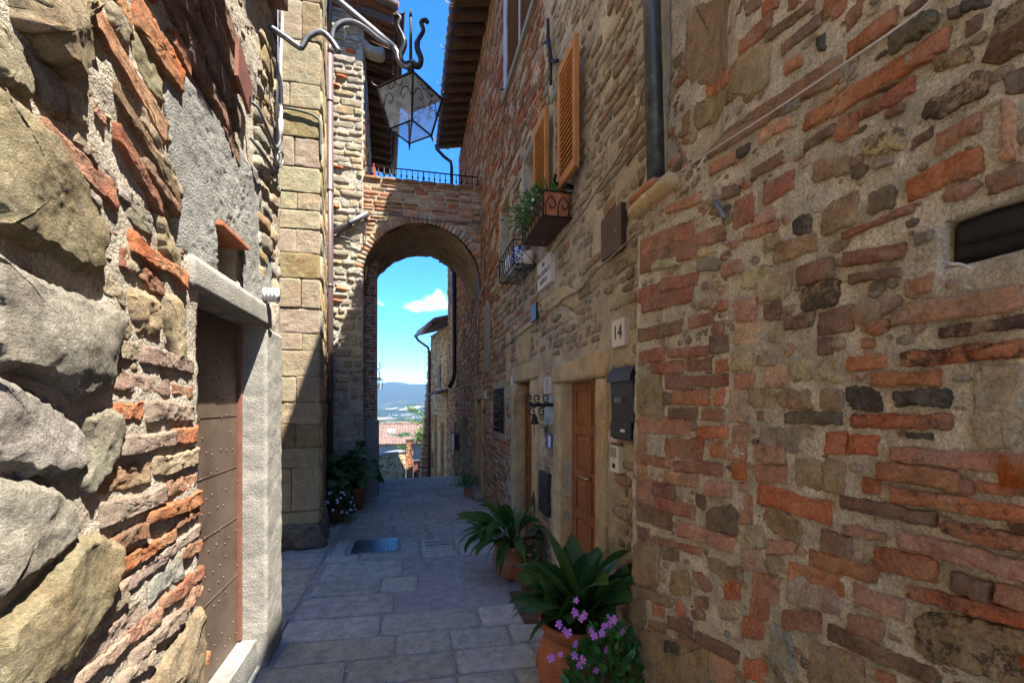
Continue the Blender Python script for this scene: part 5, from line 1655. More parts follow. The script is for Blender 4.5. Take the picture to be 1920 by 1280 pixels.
# ================================================================== houses beyond the arch
def build_far():
    # next house on the right
    t = thing('far_house', (3, 13.5, -.6), 'brown rubble house just beyond the arch, with black downpipe', 'house')
    fr = Frame((XR, 0, 0), (0, 1, 0), (-1, 0, 0))
    holes = [(13.0, 13.8, 2.65, 3.4), (12.3, 13.2, -2, 1.15)]
    w = wall('wall', fr, lines(11.8, 15.3, 11.8, 15.3, .07, .1, [13.0, 13.8, 12.3, 13.2]), lines(-1.6, 6.4, -1.6, 6.4, .08, .1, [2.65, 3.4, 1.15]), holes, 'mortar_house', t, .03, 6, .3, 51)
    MB().box(XR + .3, 6, 11.81, 15.3, -1.6, 6.4).build('house_body', 'dark_void', t)
    hp = Heap()
    courses(hp, fr, 11.82, 15.28, -1.4, 6.4, lambda u, v: (.12, (.15, .32), 'sbvtrmd', .03, .02, .92, 'stone', 'masonry_far'), holes)
    hp.emit(w, 200)
    MB().box(XR + .18, XR + .22, 12.3, 13.2, -1.5, 1.15).build('door', 'rafter_wood', t)
    MB().box(XR + .18, XR + .22, 13.0, 13.8, 2.65, 3.4).build('window', 'window_glass', t)
    MB().box(XR - .3, XR + 2, 11.82, 15.4, 6.4, 6.52).build('roof', 'roof_tile', t)
    # end house, turned with the bend of the street
    t2 = thing('end_house', (2.2, 17.5, -1), 'small ochre house at the bend of the alley with low tiled roof', 'house')
    E0 = Vector((1.2, 15.32, 0)); e = Vector((-.17, .985, 0)).normalized(); nn = Vector((-e.y, e.x, 0))
    f2 = Frame(tuple(E0), tuple(e), tuple(nn))
    def Q(u, v, h=0): return tuple(f2.P(np.array(float(u)), np.array(float(v)), np.array(float(h))))
    L = 2.6
    holes = [(.45, .95, -2, 1.0), (1.45, 2.0, -2, 1.25), (.95, 1.3, 2.25, 3.05), (2.12, 2.36, .75, 1.2)]
    w2 = wall('wall', f2, lines(0, L, 0, L, .06, .1, [.45, .95, 1.45, 2.0, 1.3, 2.12, 2.36]), lines(-1.8, 4.3, -1.8, 4.3, .06, .1, [1.0, 1.25, 2.25, 3.05, .75, 1.2]), holes, 'sandstone', t2, .03, 6, .3, 61)
    body = [Q(0.01, 0, -.28)[:2], Q(L, 0, -.28)[:2], (Q(L, 0, -.28)[0] + 4, Q(L, 0, -.28)[1] + .7), (Q(0, 0, -.28)[0] + 4, Q(0, 0, -.28)[1] + .7)]
    MB().prism(body, 'z', -1.8, 4.25).build('house_body', 'sandstone', t2)
    hp = Heap()
    courses(hp, f2, .02, L, -1.6, 4.3, lambda u, v: (.12, (.14, .3), 'sbtyso', .04, .016, .55, 'stone', 'masonry_far'), holes)
    hp.emit(w2, 150)
    dd = lambda u0, u1, v0, v1, nm, m, h=-.16: MB().prism([Q(u0, 0, h)[:2], Q(u1, 0, h)[:2], Q(u1, 0, h - .04)[:2], Q(u0, 0, h - .04)[:2]], 'z', v0, v1).build(nm, m, t2)
    dd(.45, .95, -1.5, 1.0, 'door', 'rafter_wood'); dd(1.45, 2.0, -1.6, 1.25, 'door', 'rafter_wood'); dd(2.12, 2.36, .75, 1.2, 'window', 'window_glass'); dd(.95, 1.3, 2.25, 3.05, 'window', 'window_glass')
    dd(.93, 1.11, 2.24, 3.06, 'shutter', 'shutter_brown', .04); dd(1.14, 1.32, 2.24, 3.06, 'shutter', 'shutter_brown', .04)
    # meter hatch
    dd(2.1, 2.4, -.75, -.15, 'meter_hatch', 'rust_plate', .035)
    # roof
    mb = MB()
    V = [Q(-.1, 4.34, .42), Q(L + .45, 4.34, .42), Q(L + .45, 5.3, -3), Q(-.1, 5.3, -3)]
    V += [(a, b, c + .06) for a, b, c in V]
    mb.add(V, [(0, 1, 2, 3), (7, 6, 5, 4), (0, 4, 5, 1), (1, 5, 6, 2), (2, 6, 7, 3), (3, 7, 4, 0)])
    rf = mb.build('roof', 'rafter_wood', t2)
    tm = MB()
    for k in range(16):
        u = -.05 + k * .2
        tm.tube([Q(u, 4.43, .46), Q(u, 5.40, -3)], .085, 8)
    tag(tm.build('roof_tiles', 'roof_tile', rf), kind='stuff')
    MB().tube([Q(-.1, 4.33, .5), Q(L + .5, 4.33, .5)], .07, 8).build('gutter', 'gutter_metal', rf)
    MB().tube([Q(L + .4, 4.3, .5), Q(L + .4, 4.15, .4), Q(L + .02, 3.85, .1), Q(L - .02, 3.7, .07), Q(L - .02, -1.6, .07)], .05, 8).build('downpipe', 'pipe_brown', t2)
    # little tiled canopy over the two doors
    cp = MB()
    V = [Q(-.35, 1.98, .42), Q(1.1, 1.98, .42), Q(1.1, 2.12, 0), Q(-.35, 2.12, 0)]
    V += [(a, b, c + .05) for a, b, c in V]
    cp.add(V, [(0, 1, 2, 3), (7, 6, 5, 4), (0, 4, 5, 1), (1, 5, 6, 2), (2, 6, 7, 3), (3, 7, 4, 0)])
    cp.build('door_canopy', 'rafter_wood', t2)
    # battered brick edge at the end
    h4 = Heap()
    fe = Frame(Q(L - .1, 0, -.02), tuple((nn * 1.0)), tuple(-e))
    for k in range(64):
        v = -1.7 + k * .085
        out = max(0.08, .50 - .09 * (v + 1.7)) + rng.uniform(-.03, .03)
        vf = piece(Frame(Q(L + .02, 0, 0), tuple(nn), tuple(-e)), [(-.2, v), (out, v), (out, v + .075), (-.2, v + .075)], .05, .3, 10, 0, .004, .006)
        h4.add('brick' if v > .1 else 'stone', vf, tint(rng.choice('rbs') if v > .1 else rng.choice('stb')), 'masonry_far')
    h4.emit(w2, 70)

    # garden wall, pillar, gate
    g = thing('garden_wall', (-.3, 17.5, -1.2), 'low sunlit garden wall with pale coping closing the alley', 'wall')
    A, B = Vector((-1.3, 19.3, 0)), Vector((-.22, 20.9, 0))
    gd = (B - A).normalized(); gn = Vector((gd.y, -gd.x, 0))
    fg = Frame(tuple(A), tuple(gd), tuple(gn))
    Lg = (B - A).length
    wg = wall('wall', fg, np.linspace(-2.5, Lg, 40), np.linspace(-2.4, -.47, 20), [], 'sandstone', g, .03, 5, .3, 71)
    hg = Heap()
    courses(hg, fg, -2.4, Lg, -2.3, -.5, lambda u, v: (.12, (.12, .3), 'svtsbg', .03, .018, .85, 'stone', 'masonry_far'))
    hg.emit(wg, 120)
    MB().prism([tuple(fg.P(np.array(u), np.array(0.0), np.array(h)))[:2] for u, h in ((-2.5, .05), (Lg, .05), (Lg, -.35), (-2.5, -.35))], 'z', -.48, -.41).build('coping', 'plaster_white', g)
    YP = 20.9
    pl = thing('brick_gate_pillar', (-.05, YP, -2), 'square brick pillar beside the garden gate', 'pillar')
    core = MB().box(-.20, .11, YP, YP + .3, -2.4, .02).build('pillar_core', 'mortar_house', pl)
    hpil = Heap()
    courses(hpil, Frame((0, YP, 0), (1, 0, 0), (0, -1, 0)), -.205, .115, -2.3, .02, lambda u, v: (.07, (.14, .18), 'robr', .014, .012, 1, 'brick', 'masonry_far'))
    hpil.emit(core, 120)
    MB().box(-.24, .15, YP - .04, YP + .34, .02, .07, bev=.01).build('pillar_cap', 'roof_tile', pl)
    gt = thing('garden_gate', (.3, YP, -2), 'iron gate with rust red lower sheet beside brick pillar', 'gate')
    MB().box(.12, .47, YP + .15, YP + .18, -2.3, -.95).build('gate_panel', 'rust_plate', gt)
    gb = MB().tube([(.12, YP + .16, 0), (.47, YP + .16, 0)], .015, 6).tube([(.12, YP + .16, -.93), (.47, YP + .16, -.93)], .015, 6).build('gate_frame', 'iron_black', gt)
    bb = MB().tube([(0, 0, 0), (0, 0, .93)], .009, 5).build('gate_bar', 'iron_black', gb); bbm = bb.data; bpy.data.objects.remove(bb)
    for k in range(8):
        inst('gate_bar', bbm, gb, (.135 + k * .045, YP + .16, -.93))
    sw = thing('stone_side_wall', (.8, YP, -2), 'sloping stone wall between the gate and end house', 'wall')
    fs = Frame((0, YP - .05, 0), (1, 0, 0), (0, -1, 0))
    ww = MB().prism([(.48, -2.4), (1.9, -2.4), (1.9, 1.2), (1.1, .6), (.8, -.1), (.48, -.25)], 'y', YP - .03, YP + .3).build('wall', 'sandstone', sw)
    hs_ = Heap()
    courses(hs_, fs, .49, 1.3, -2.3, -.3, lambda u, v: (.12, (.12, .28), 'stbyg', .03, .02, .9, 'stone', 'masonry_far'))
    hs_.emit(ww, 60)
    # left house beyond the arch, carrying the far lamp
    lf = thing('left_far_house', (-2.5, 14, -.5), 'dark house side hidden behind the left arch pier, carrying a small lamp', 'house')
    MB().prism([(-5, 13.2), (-1.25, 13.2), (-1.45, 16.3), (-5, 16.3)], 'z', -1.6, 6.5).build('wall', 'mortar_house', lf)
    # tiled house lower down the slope
    th = thing('tiled_house', (0, 40, -5), 'low white house below the alley with wide faded terracotta roof', 'house')
    MB().box(-9, 9, 37.4, 46, -6, -1.62).build('wall', 'plaster_white', th)
    ye, ze, yr, zr = 36.9, -1.55, 42.4, -.24
    ux, uy = 480, 30
    X = np.linspace(-9.4, 9.4, ux); T = np.linspace(0, 1, uy)
    XX, TT = np.meshgrid(X, T, indexing='ij')
    hgt = 0.05 * np.abs(np.sin(XX.ravel() * math.pi / .24)) + .03 * ((TT.ravel() * 14) % 1.0) + .025 * vnoise(np.c_[np.floor(XX.ravel() / .24), np.floor(TT.ravel() * 14), np.zeros(XX.size)] * 1.7, 3)
    V = np.c_[XX.ravel(), ye + (yr - ye) * TT.ravel(), ze + (zr - ze) * TT.ravel() + hgt]
    F = [(i * uy + j, (i + 1) * uy + j, (i + 1) * uy + j + 1, i * uy + j + 1) for i in range(ux - 1) for j in range(uy - 1)]
    roof = link('roof', mesh_from('roof', V, F), th, 'roof_tile')
    MB().add([(-9.4, ye, ze - .02), (9.4, ye, ze - .02), (9.4, yr, zr - .03), (-9.4, yr, zr - .03), (9.4, 47, ze - .3), (-9.4, 47, ze - .3)], [(0, 1, 2, 3), (3, 2, 4, 5)]).build('roof_deck', 'roof_tile', th)
    rd = MB()
    for k in range(40):
        rd.tube([(-9.4 + k * .47, yr, zr + .05), (-9.4 + (k + 1) * .47 + .04, yr, zr + .07)], .12, 8)
    tag(rd.build('ridge_tiles', 'roof_tile', th), kind='stuff')
    sk = MB().add([(-1.9, 39.6, -.86), (-1.3, 39.6, -.86), (-1.3, 40.4, -.66), (-1.9, 40.4, -.66), (-1.9, 39.6, -.74), (-1.3, 39.6, -.74), (-1.3, 40.4, -.54), (-1.9, 40.4, -.54)],
                  [(4, 5, 6, 7), (0, 1, 5, 4), (1, 2, 6, 5), (2, 3, 7, 6), (3, 0, 4, 7)]).build('skylight', 'poster_glass', th)


build_far()


# ================================================================== OBJECTS
def catmull(pts, n=6):
    P = [Vector(p) for p in pts]
    P = [P[0] * 2 - P[1]] + P + [P[-1] * 2 - P[-2]]
    out = []
    for i in range(1, len(P) - 2):
        for k in range(n):
            t = k / n
            a, b, c, d = P[i - 1], P[i], P[i + 1], P[i + 2]
            out.append(0.5 * ((2 * b) + (c - a) * t + (2 * a - 5 * b + 4 * c - d) * t * t + (3 * b - a - 3 * c + d) * t ** 3))
    out.append(P[-2])
    return out


# ---------------------------------------------------------------- wrought iron lamp on its bracket
def build_lamp():
    Y = 3.18
    t = thing('street_lantern', (-0.93, Y, 4.1), 'square iron lantern with glass panes hanging from scrolled bracket over the alley', 'lantern')
    q = lambda x, y: hy(x, y, Y)
    low = catmull([q(505, 50), q(532, 68), q(560, 88), q(566, 88), q(578, 70), q(600, 60), q(618, 72), q(636, 98)], 5)
    arc = catmull([q(634, 96), q(623, 76), q(628, 54), q(645, 42), q(665, 42), q(690, 56), q(712, 74), q(742, 92)], 5)
    br = MB().tube(low, .021, 4, flat=.8).tube(arc, [.012 + .010 * min(1, i / 12) for i in range(len(arc))], 4, flat=.8)
    top0 = q(632, 0)
    dirx = Vector(q(700, 57)) - Vector(q(632, 0))
    a = Vector(top0) - dirx.normalized() * ((top0[0] + .93) / dirx.normalized().x)
    br.tube([a, q(632, 0), q(700, 57), q(738, 90)] , .026, 4, flat=.8)
    br.tube(catmull([q(738, 90), q(744, 98), q(746, 110), q(754, 122), q(764, 126), q(770, 120), q(773, 116), q(780, 122)], 4), .017, 8)
    br.build('bracket', 'iron_grey', t)
    c = Vector((0.0, Y, 0))
    zt, zb, rt, rb = 3.815, 3.55, .215, .140
    rot = .06
    K = [(math.cos(rot + k * math.pi / 2 - math.pi / 2), math.sin(rot + k * math.pi / 2 - math.pi / 2)) for k in range(4)]
    T = [Vector((c.x + rt * x, c.y + rt * y, zt)) for x, y in K]
    Bt = [Vector((c.x + rb * x, c.y + rb * y, zb)) for x, y in K]
    ap = Vector((c.x, c.y, zt + .10))
    fm = MB()
    for k in range(4):
        k2 = (k + 1) % 4
        fm.tube([T[k], Bt[k]], .0085, 6); fm.tube([T[k], T[k2]], .0085, 6); fm.tube([Bt[k], Bt[k2]], .006, 6)
        o = (T[k] - Vector((c.x, c.y, zt))).normalized()
        fm.tube([T[k], T[k] + o * .03 + Vector((0, 0, .012)), T[k] + o * .045 + Vector((0, 0, .035))], [.010, .008, .003], 6)
        o2 = (Bt[k] - Vector((c.x, c.y, zb))).normalized()
        fm.tube([Bt[k], Bt[k] + o2 * .012 + Vector((0, 0, -.04))], [.010, .003], 6)
    fm.tube([Bt[0], Bt[2]], .005, 6)
    fm.build('lamp_frame', 'iron_black', t)
    for k in range(4):
        k2 = (k + 1) % 4
        pane = MB().add([T[k], T[k2], Bt[k2], Bt[k]], [(0, 1, 2, 3)]).build('glass_pane', 'lamp_glass', t)
        m = (T[k] + T[k2]) / 2; mb_ = (Bt[k] + Bt[k2]) / 2
        L = lambda s, v: (T[k] * (1 - s) + T[k2] * s) * (1 - v) + (Bt[k] * (1 - s) + Bt[k2] * s) * v
        sc = MB()
        for s0, sg in ((.04, 1), (.96, -1)):
            sc.tube([L(s0 + sg * x, v) for x, v in ((0, .45), (.12, .25), (.26, .22), (.34, .36), (.27, .46), (.20, .38))], .0035, 5)
            sc.tube([L(s0 + sg * x, v) for x, v in ((.46, .02), (.40, .14), (.30, .16), (.26, .08))], .0035, 5)
        sc.build('pane_scroll', 'iron_black', pane)
    MB().add(Bt, [(0, 1, 2, 3)]).build('glass_pane', 'lamp_glass', t)
    rf = MB()
    for k in range(4):
        rf.add([T[k], T[(k + 1) % 4], ap], [(0, 1, 2)])
    rf.build('lamp_roof', 'iron_grey', t)
    fi = MB().tube([ap, (c.x, c.y, 4.34)], [.012, .009], 8).lathe([(.001, 0), (.022, .01), (.022, .03), (.001, .04)], 8, (c.x, c.y, 3.95)).tube([(c.x, c.y, 4.34), (c.x, c.y, 4.40)], [.012, .001], 8)
    for sg in (-1, 1):
        pts = [(0, 4.02), (.05, 4.01), (.07, 4.06), (.045, 4.13), (.05, 4.19), (.085, 4.26), (.07, 4.315), (.10, 4.335), (.115, 4.32)]
        fi.tube(catmull([(c.x + sg * x, c.y, z) for x, z in pts], 4), [.020] * 16 + [.015] * 17, 7)
    fi.build('finial', 'iron_black', t)


build_lamp()


def far_lamp():
    t = thing('street_lantern', (-1.3, 15.2, 2.3), 'small distant lantern seen just past the left arch pier', 'lantern')
    p = Vector(hy(711, 722, 15.2))
    x0 = p.x
    f = MB()
    f.tube([(-1.38, 15.2, p.z + .55), (x0 - .02, 15.2, p.z + .52), (x0, 15.2, p.z + .42), (x0, 15.2, p.z + .22)], .018, 6)
    f.tube(catmull([(x0 - .02, 15.2, p.z + .52), (x0 + .04, 15.2, p.z + .60), (x0 + .0, 15.2, p.z + .68), (x0 + .03, 15.2, p.z + .74)], 4), .015, 6)
    f.lathe([(.02, .26), (.12, .18), (.13, .17)], 4, tuple(p))
    for k in range(4):
        a = k * math.pi / 2
        f.tube([(p.x + .12 * math.cos(a), p.y + .12 * math.sin(a), p.z + .17), (p.x + .08 * math.cos(a), p.y + .08 * math.sin(a), p.z - .16)], .009, 5)
    f.build('lamp_frame', 'iron_black', t)
    MB().lathe([(.115, .165), (.075, -.155)], 4, tuple(p)).build('glass_pane', 'lamp_glass', t)


far_lamp()


# ---------------------------------------------------------------- pipes and cables
def single(name, mb, m, label, cat, group=None):
    return tag(mb.build(name, m), label, cat, group, 'thing')


def pipes():
    t = thing('downpipe', (-1.28, 7.83, 0), 'long brown downpipe in the corner between ashlar and rubble houses', 'downpipe')
    MB().tube([(-1.285, 7.84, .02), (-1.285, 7.84, 7.35)], .058, 14).tube([(-1.285, 7.84, 7.35), (-1.285, 7.84, 7.55)], [.058, .034], 14).tube([(-1.285, 7.84, 7.55), (-1.285, 7.84, 9.0)], .034, 12).build('pipe', 'pipe_brown', t)
    for z in (1.8, 3.6, 5.15, 6.6):
        MB().lathe([(.059, -.02), (.066, -.015), (.066, .015), (.059, .02)], 14, (-1.285, 7.84, z)).build('pipe_collar', 'pipe_brown', t)
    a, b = hy(620, 437, 7.88), hy(690, 400, 7.88)
    t = thing('waste_pipe', b, 'short slanting grey pipe across the rubble wall beside the arch', 'pipe')
    MB().tube([a, b], .045, 12).build('pipe', 'iron_grey', t)
    m = (Vector(a) + Vector(b)) / 2
    dr = (Vector(b) - Vector(a)).normalized()
    MB().tube([m - dr * .02, m + dr * .02], .052, 12).build('pipe_clip', 'iron_black', t)
    p0, p1 = hx(1221, -40, 1.13), hx(1230, 343, 1.13)
    t = thing('downpipe', p1, 'thick dark metal downpipe ending on the ledge of the brick wall', 'downpipe')
    MB().tube([(1.13, p0[1] - .02, 5.0), (1.13, p0[1], p0[2]), (1.13, p1[1], p1[2])], .042, 16).build('pipe', 'pipe_dark', t)
    MB().lathe([(.043, -.03), (.050, -.02), (.050, .02), (.043, .03)], 16, (1.13, p0[1], 3.9)).build('pipe_collar', 'pipe_dark', t)
    t = thing('downpipe', (1.15, 12.2, 0), 'thin black downpipe seen through the arch on the right', 'downpipe')
    MB().tube([(1.14, 12.25, 6.9), (1.14, 12.2, 2.5), (1.10, 12.2, 2.3), (1.0, 12.2, 2.1)], .06, 10).build('pipe', 'dark_panel', t)
    # grey conduit up the near house and the loop of cables at its end
    g = MB().tube([hx(519, 325, -.90), hx(519, -60, -.90)], .013, 8)
    single('conduit_pipe', g, 'iron_grey', 'thin vertical grey conduit on the end of the boulder wall', 'pipe')
    c = MB()
    c.tube(catmull([hx(526, -30, -.88), hx(529, 40, -.88), hx(526, 120, -.88), hx(528, 190, -.88), hx(526, 230, -.88)], 5), .011, 8)
    c.tube([hx(526, 225, -.88), hx(526, 240, -.88), hx(525, 262, -.88)], .018, 8)
    single('cable_bundle', c, 'cable_white', 'white cable bundle hanging beside the grey conduit', 'cable')
    c = MB()
    c.tube(catmull([hx(470, 190, -.90), hx(486, 205, -.86), hx(500, 240, -.84), hx(515, 275, -.85), hx(524, 270, -.86), hx(526, 250, -.86)], 5), .010, 7)
    c.tube(catmull([hx(470, 258, -.90), hx(490, 285, -.86), hx(515, 322, -.86)], 5), .011, 7)
    single('cable_loop', c, 'cable_grey', 'dark cables looping off the boulder wall below the copper plate', 'cable')
    c = MB().tube([hx(x, y, -.86) for x, y in ((520, 290), (520, 310), (524, 314), (530, 308), (531, 290), (527, 283), (521, 288))], .007, 6).tube([hx(503, 296, -.92), hx(522, 298, -.86)], .010, 7)
    single('iron_ring', c, 'iron_grey', 'iron hook ring at the foot of the grey conduit', 'hook')
    # cable over the ashlar
    c = MB().tube(catmull([hy(530, 202, 5.60), hy(562, 208, 5.60), hy(590, 218, 5.60), hy(600, 235, 5.62), hy(601, 300, 5.64)], 5), .013, 7)
    single('black_cable', c, 'cable_grey', 'black cable curving across the top of the ashlar blocks', 'cable')
    c = MB().tube(catmull([hy(624, 442, 7.9), hy(650, 446, 7.9), hy(682, 458, 7.9), hy(686, 430, 7.9), hy(690, 404, 7.9), hy(740, 404, 7.9), hy(800, 412, 7.9), hy(860, 417, 7.9), hy(902, 418, 7.9)], 5), .010, 6)
    single('black_cable', c, 'cable_grey', 'thin cable running along the brick face above the arch', 'cable')
    c = MB().tube(catmull([hx(1203, 428, 1.19), hx(1165, 465, 1.19), hx(1128, 498, 1.195), hx(1105, 522, 1.195), hx(1085, 545, 1.195), hx(1062, 556, 1.195), hx(1040, 575, 1.195), hx(1005, 603, 1.195), hx(980, 622, 1.19), hx(950, 648, 1.19), hx(915, 684, 1.19)], 5), .007, 6)
    single('wall_cable', c, 'cable_tan', 'pale cable sagging along the wall above number fourteen', 'cable')
    c = MB().tube(catmull([hx(1207, 160, 1.19), hx(1190, 230, 1.19), hx(1165, 285, 1.19), hx(1140, 325, 1.19), hx(1120, 355, 1.19), hx(1095, 395, 1.19), hx(1060, 440, 1.19), hx(1035, 475, 1.19)], 5), .006, 6)
    c.tube(catmull([hx(1207, 238, 1.19), hx(1180, 290, 1.19), hx(1150, 330, 1.19), hx(1120, 362, 1.19)], 5), .006, 6)
    single('wall_cable', c, 'cable_tan', 'pair of tan cables climbing the plaster towards dark downpipe', 'cable')
    c = MB().tube(catmull([hx(1770, -20, 1.045), hx(1700, 40, 1.045), hx(1560, 135, 1.045), hx(1440, 215, 1.045), hx(1330, 285, 1.045), hx(1268, 326, 1.06)], 4), .0032, 6)
    single('white_wire', c, 'cable_white', 'thin white wire stretched diagonally over the brick wall top right', 'wire')
    c = MB().tube([hx(x, y, 1.18) for x, y in ((898, 470), (896, 700))], .012, 6).tube([hx(x, y, 1.18) for x, y in ((907, 470), (906, 560))], .010, 6)
    single('conduit_pipe', c, 'iron_grey', 'two slim conduits rising at the right foot of the arch', 'pipe')
    c = MB().tube(catmull([(-.75, 9.4, 5.9), (.1, 9.6, 5.72), (1.2, 9.9, 5.7)], 6), .004, 5)
    single('white_wire', c, 'cable_white', 'fine wire strung across the sky above the railing', 'wire')
    # rod left in the mortar, iron wall anchor
    single('iron_rod', MB().tube([hx(1338, 372, 1.075), hx(1358, 408, 1.005)], .0085, 8), 'iron_grey', 'short metal tube sticking out of the brick wall under the ledge', 'rod')
    single('wire_stub', MB().tube(catmull([hx(1770, 492, 1.05), hx(1785, 495, 1.0), hx(1800, 496, 1.0), hx(1820, 503, .99)], 4), .0035, 6), 'cable_white', 'bent wire stub poking out below the black timber', 'wire')
    a = MB()
    for s, e_, r in (((1027, 38), (1028, 75), .022), ((1028, 75), (1033, 115), .026), ((1032, 115), (1033, 158), .020)):
        a.tube([hx(*s, 1.16), hx(*e_, 1.16)], r, 6, flat=.6)
    a.tube([hx(1018, 82, 1.16), hx(1030, 78, 1.16)], .012, 6).tube([hx(1030, 116, 1.19), hx(1046, 114, 1.10)], .014, 6)
    single('wall_anchor', a, 'iron_black', 'black iron tie anchor upright on the wall above the shutters', 'anchor')
    single('wall_hook', MB().tube(catmull([hx(945, 168, 1.2), hx(940, 168, 1.14), hx(934, 170, 1.13), hx(932, 174, 1.13)], 4), .012, 6), 'rust_plate', 'small rusty hook below the pale framed upper window', 'hook')


pipes()


# ---------------------------------------------------------------- plates, boxes, plaques
def text(body, size, parent, M, m='letter_black', extr=.0008):
    cu = bpy.data.curves.new('lettering', 'FONT')
    cu.body = body; cu.size = size; cu.align_x = 'CENTER'; cu.align_y = 'CENTER'; cu.extrude = extr
    tmp = bpy.data.objects.new('lettering', cu); COL.objects.link(tmp)
    bpy.context.view_layer.update()
    me = bpy.data.meshes.new_from_object(tmp.evaluated_get(bpy.context.evaluated_depsgraph_get()))
    bpy.data.objects.remove(tmp)
    me.transform(M)
    me.materials.clear()
    return link('lettering', me, parent, m)


RW = lambda y, z, x: Matrix.Translation((x, y, z)) @ Matrix(((0, 0, -1, 0), (-1, 0, 0, 0), (0, 1, 0, 0), (0, 0, 0, 1)))   # reads on the right-hand wall


def plates():
    # left wall: copper plate, brown box
    a, b = hx(447, 108, -.91), hx(473, 190, -.91)
    V = [hx(449, 72, -.885), hx(447, 142, -.885), hx(470, 215, -.885), hx(474, 165, -.885)]
    V2 = [(x - .02, y, z) for x, y, z in V]
    t = single('access_plate', MB().add(V + V2, [(0, 1, 2, 3), (7, 6, 5, 4), (0, 4, 5, 1), (1, 5, 6, 2), (2, 6, 7, 3), (3, 7, 4, 0)]), 'rust_plate', 'tilted copper coloured plate on the sunlit left wall', 'plate')
    c = hx(468, 188, -.883)
    MB().box(c[0], c[0] + .006, c[1] - .004, c[1] + .004, c[2] - .025, c[2] + .02).build('keyhole', 'iron_black', t)
    t = thing('junction_box', hx(500, 20, -.85), 'brown metal junction box at the top of the left wall', 'box')
    p = hx(463, -10, -.86); r = hx(522, 28, -.86)
    MB().box(-.93, -.80, p[1] - .02, r[1], r[2] + .03, r[2] + .40, bev=.004).build('box_body', 'rust_plate', t)
    MB().box(-.80, -.795, p[1] + .02, r[1] - .05, r[2] + .08, r[2] + .36).build('box_panel', 'brown_plate', t)
    # white vent cap
    q = hx(490, 552, -.93)
    t = thing('vent_cap', q, 'white ribbed plastic vent cap beside the lintel', 'vent')
    vb = MB()
    for k in range(4):
        vb.tube([(-.93 + .018 + k * .022, q[1], q[2]), (-.93 + .034 + k * .022, q[1], q[2])], .045, 16)
    vb.tube([(-.96, q[1], q[2]), (-.835, q[1], q[2])], .034, 14)
    vb.build('cap', 'white_plastic', t)
    # right wall
    t = thing('meter_hatch', (1.2, 2.62, 2.7), 'brown metal meter door high on the plaster above the 14 tile', 'hatch')
    c0, c1 = hx(1128, 455, 1.19), hx(1166, 440, 1.19)
    MB().box(1.185, 1.24, c1[1], c0[1], 2.60, 2.86, bev=.003).build('door_leaf', 'brown_plate', t)
    MB().lathe([(.001, .004), (.012, .004), (.014, 0)], 10, (0, 0, 0)).build('lock', 'iron_grey', t).matrix_basis = Matrix.Translation((1.184, c1[1] + .07, 2.72)) @ Matrix.Rotation(-math.pi / 2, 4, 'Y')
    p = hx(1002, 585, 1.2)
    single('small_hatch', MB().box(1.19, 1.24, p[1] - .09, p[1] + .10, p[2] - .085, p[2] + .085, bev=.003), 'dark_panel', 'small dark hatch left of the street sign', 'hatch')
    # street sign
    y0, z0 = 3.96, 2.88
    t = thing('street_sign', (1.2, y0, z0), 'white marble street name sign beside the wire flower basket', 'sign')
    MB().box(1.178, 1.24, y0 - .205, y0 + .205, z0 - .13, z0 + .13, bev=.004).build('sign_plate', 'sign_marble', t)
    for s, dz in (('VIA', .075), ('DEL CASTELLO', .0), ('ANTICO', -.075)):
        text(s, .058, t, RW(y0, z0 + dz, 1.1765))
    # number tile
    t = thing('house_number', (1.2, 2.53, 2.1), 'white stone tile reading 14 above the mailbox', 'sign')
    c0, c1 = hx(1148, 628, 1.19), hx(1172, 622, 1.19)
    ym = (c0[1] + c1[1]) / 2
    MB().box(1.185, 1.24, c1[1], c0[1], 2.03, 2.19, bev=.003).build('tile', 'sign_marble', t)
    text('14', .12, t, RW(ym, 2.11, 1.1835))
    # mailbox
    t = thing('mailbox', (1.15, 2.25, 1.53), 'dark grey metal mailbox on the wall beside door 14', 'mailbox')
    yA, yB = 2.12, 2.385
    prof = [(1.235, 1.50), (1.115, 1.50), (1.105, 1.80), (1.10, 1.83), (1.115, 1.875), (1.15, 1.90), (1.235, 1.905)]
    MB().prism([(x, z) for x, z in prof], 'y', yA, yB).build('box_body', 'mailbox_metal', t)
    MB().prism([(1.235, 1.885), (1.12, 1.878), (1.095, 1.845), (1.09, 1.815), (1.084, 1.815), (1.088, 1.855), (1.115, 1.895), (1.235, 1.915)], 'y', yA - .006, yB + .006).build('lid', 'mailbox_metal', t)
    MB().box(1.098, 1.110, yA + .012, yB - .012, 1.51, 1.60, bev=.002).build('lower_flap', 'mailbox_metal', t)
    MB().box(1.098, 1.108, yB - .14, yB - .06, 1.70, 1.73, bev=.002).build('name_slot', 'iron_grey', t)
    MB().box(1.095, 1.10, yB - .19, yB - .14, 1.545, 1.56).build('label_slot', 'paper_white', t)
    # little plaque and intercom
    p0, p1 = hx(1143, 818, 1.2), hx(1160, 818, 1.2)
    t = thing('small_plaque', (1.2, (p0[1] + p1[1]) / 2, p0[2]), 'small purple grey plaque with white picture under the mailbox', 'plaque')
    MB().box(1.19, 1.235, p1[1], p0[1], p0[2] - .03, p0[2] + .035, bev=.002).build('plaque_plate', 'sign_pink', t)
    ym = (p0[1] + p1[1]) / 2
    MB().lathe([(.001, 0), (.018, 0)], 12).build('picture', 'paper_white', t).matrix_basis = Matrix.Translation((1.189, ym, p0[2])) @ Matrix.Rotation(-math.pi / 2, 4, 'Y')
    p0, p1 = hx(1146, 858, 1.19), hx(1162, 858, 1.19)
    t = thing('intercom', (1.2, (p0[1] + p1[1]) / 2, p0[2]), 'pale plastic intercom panel below the mailbox', 'intercom')
    zc = p0[2]
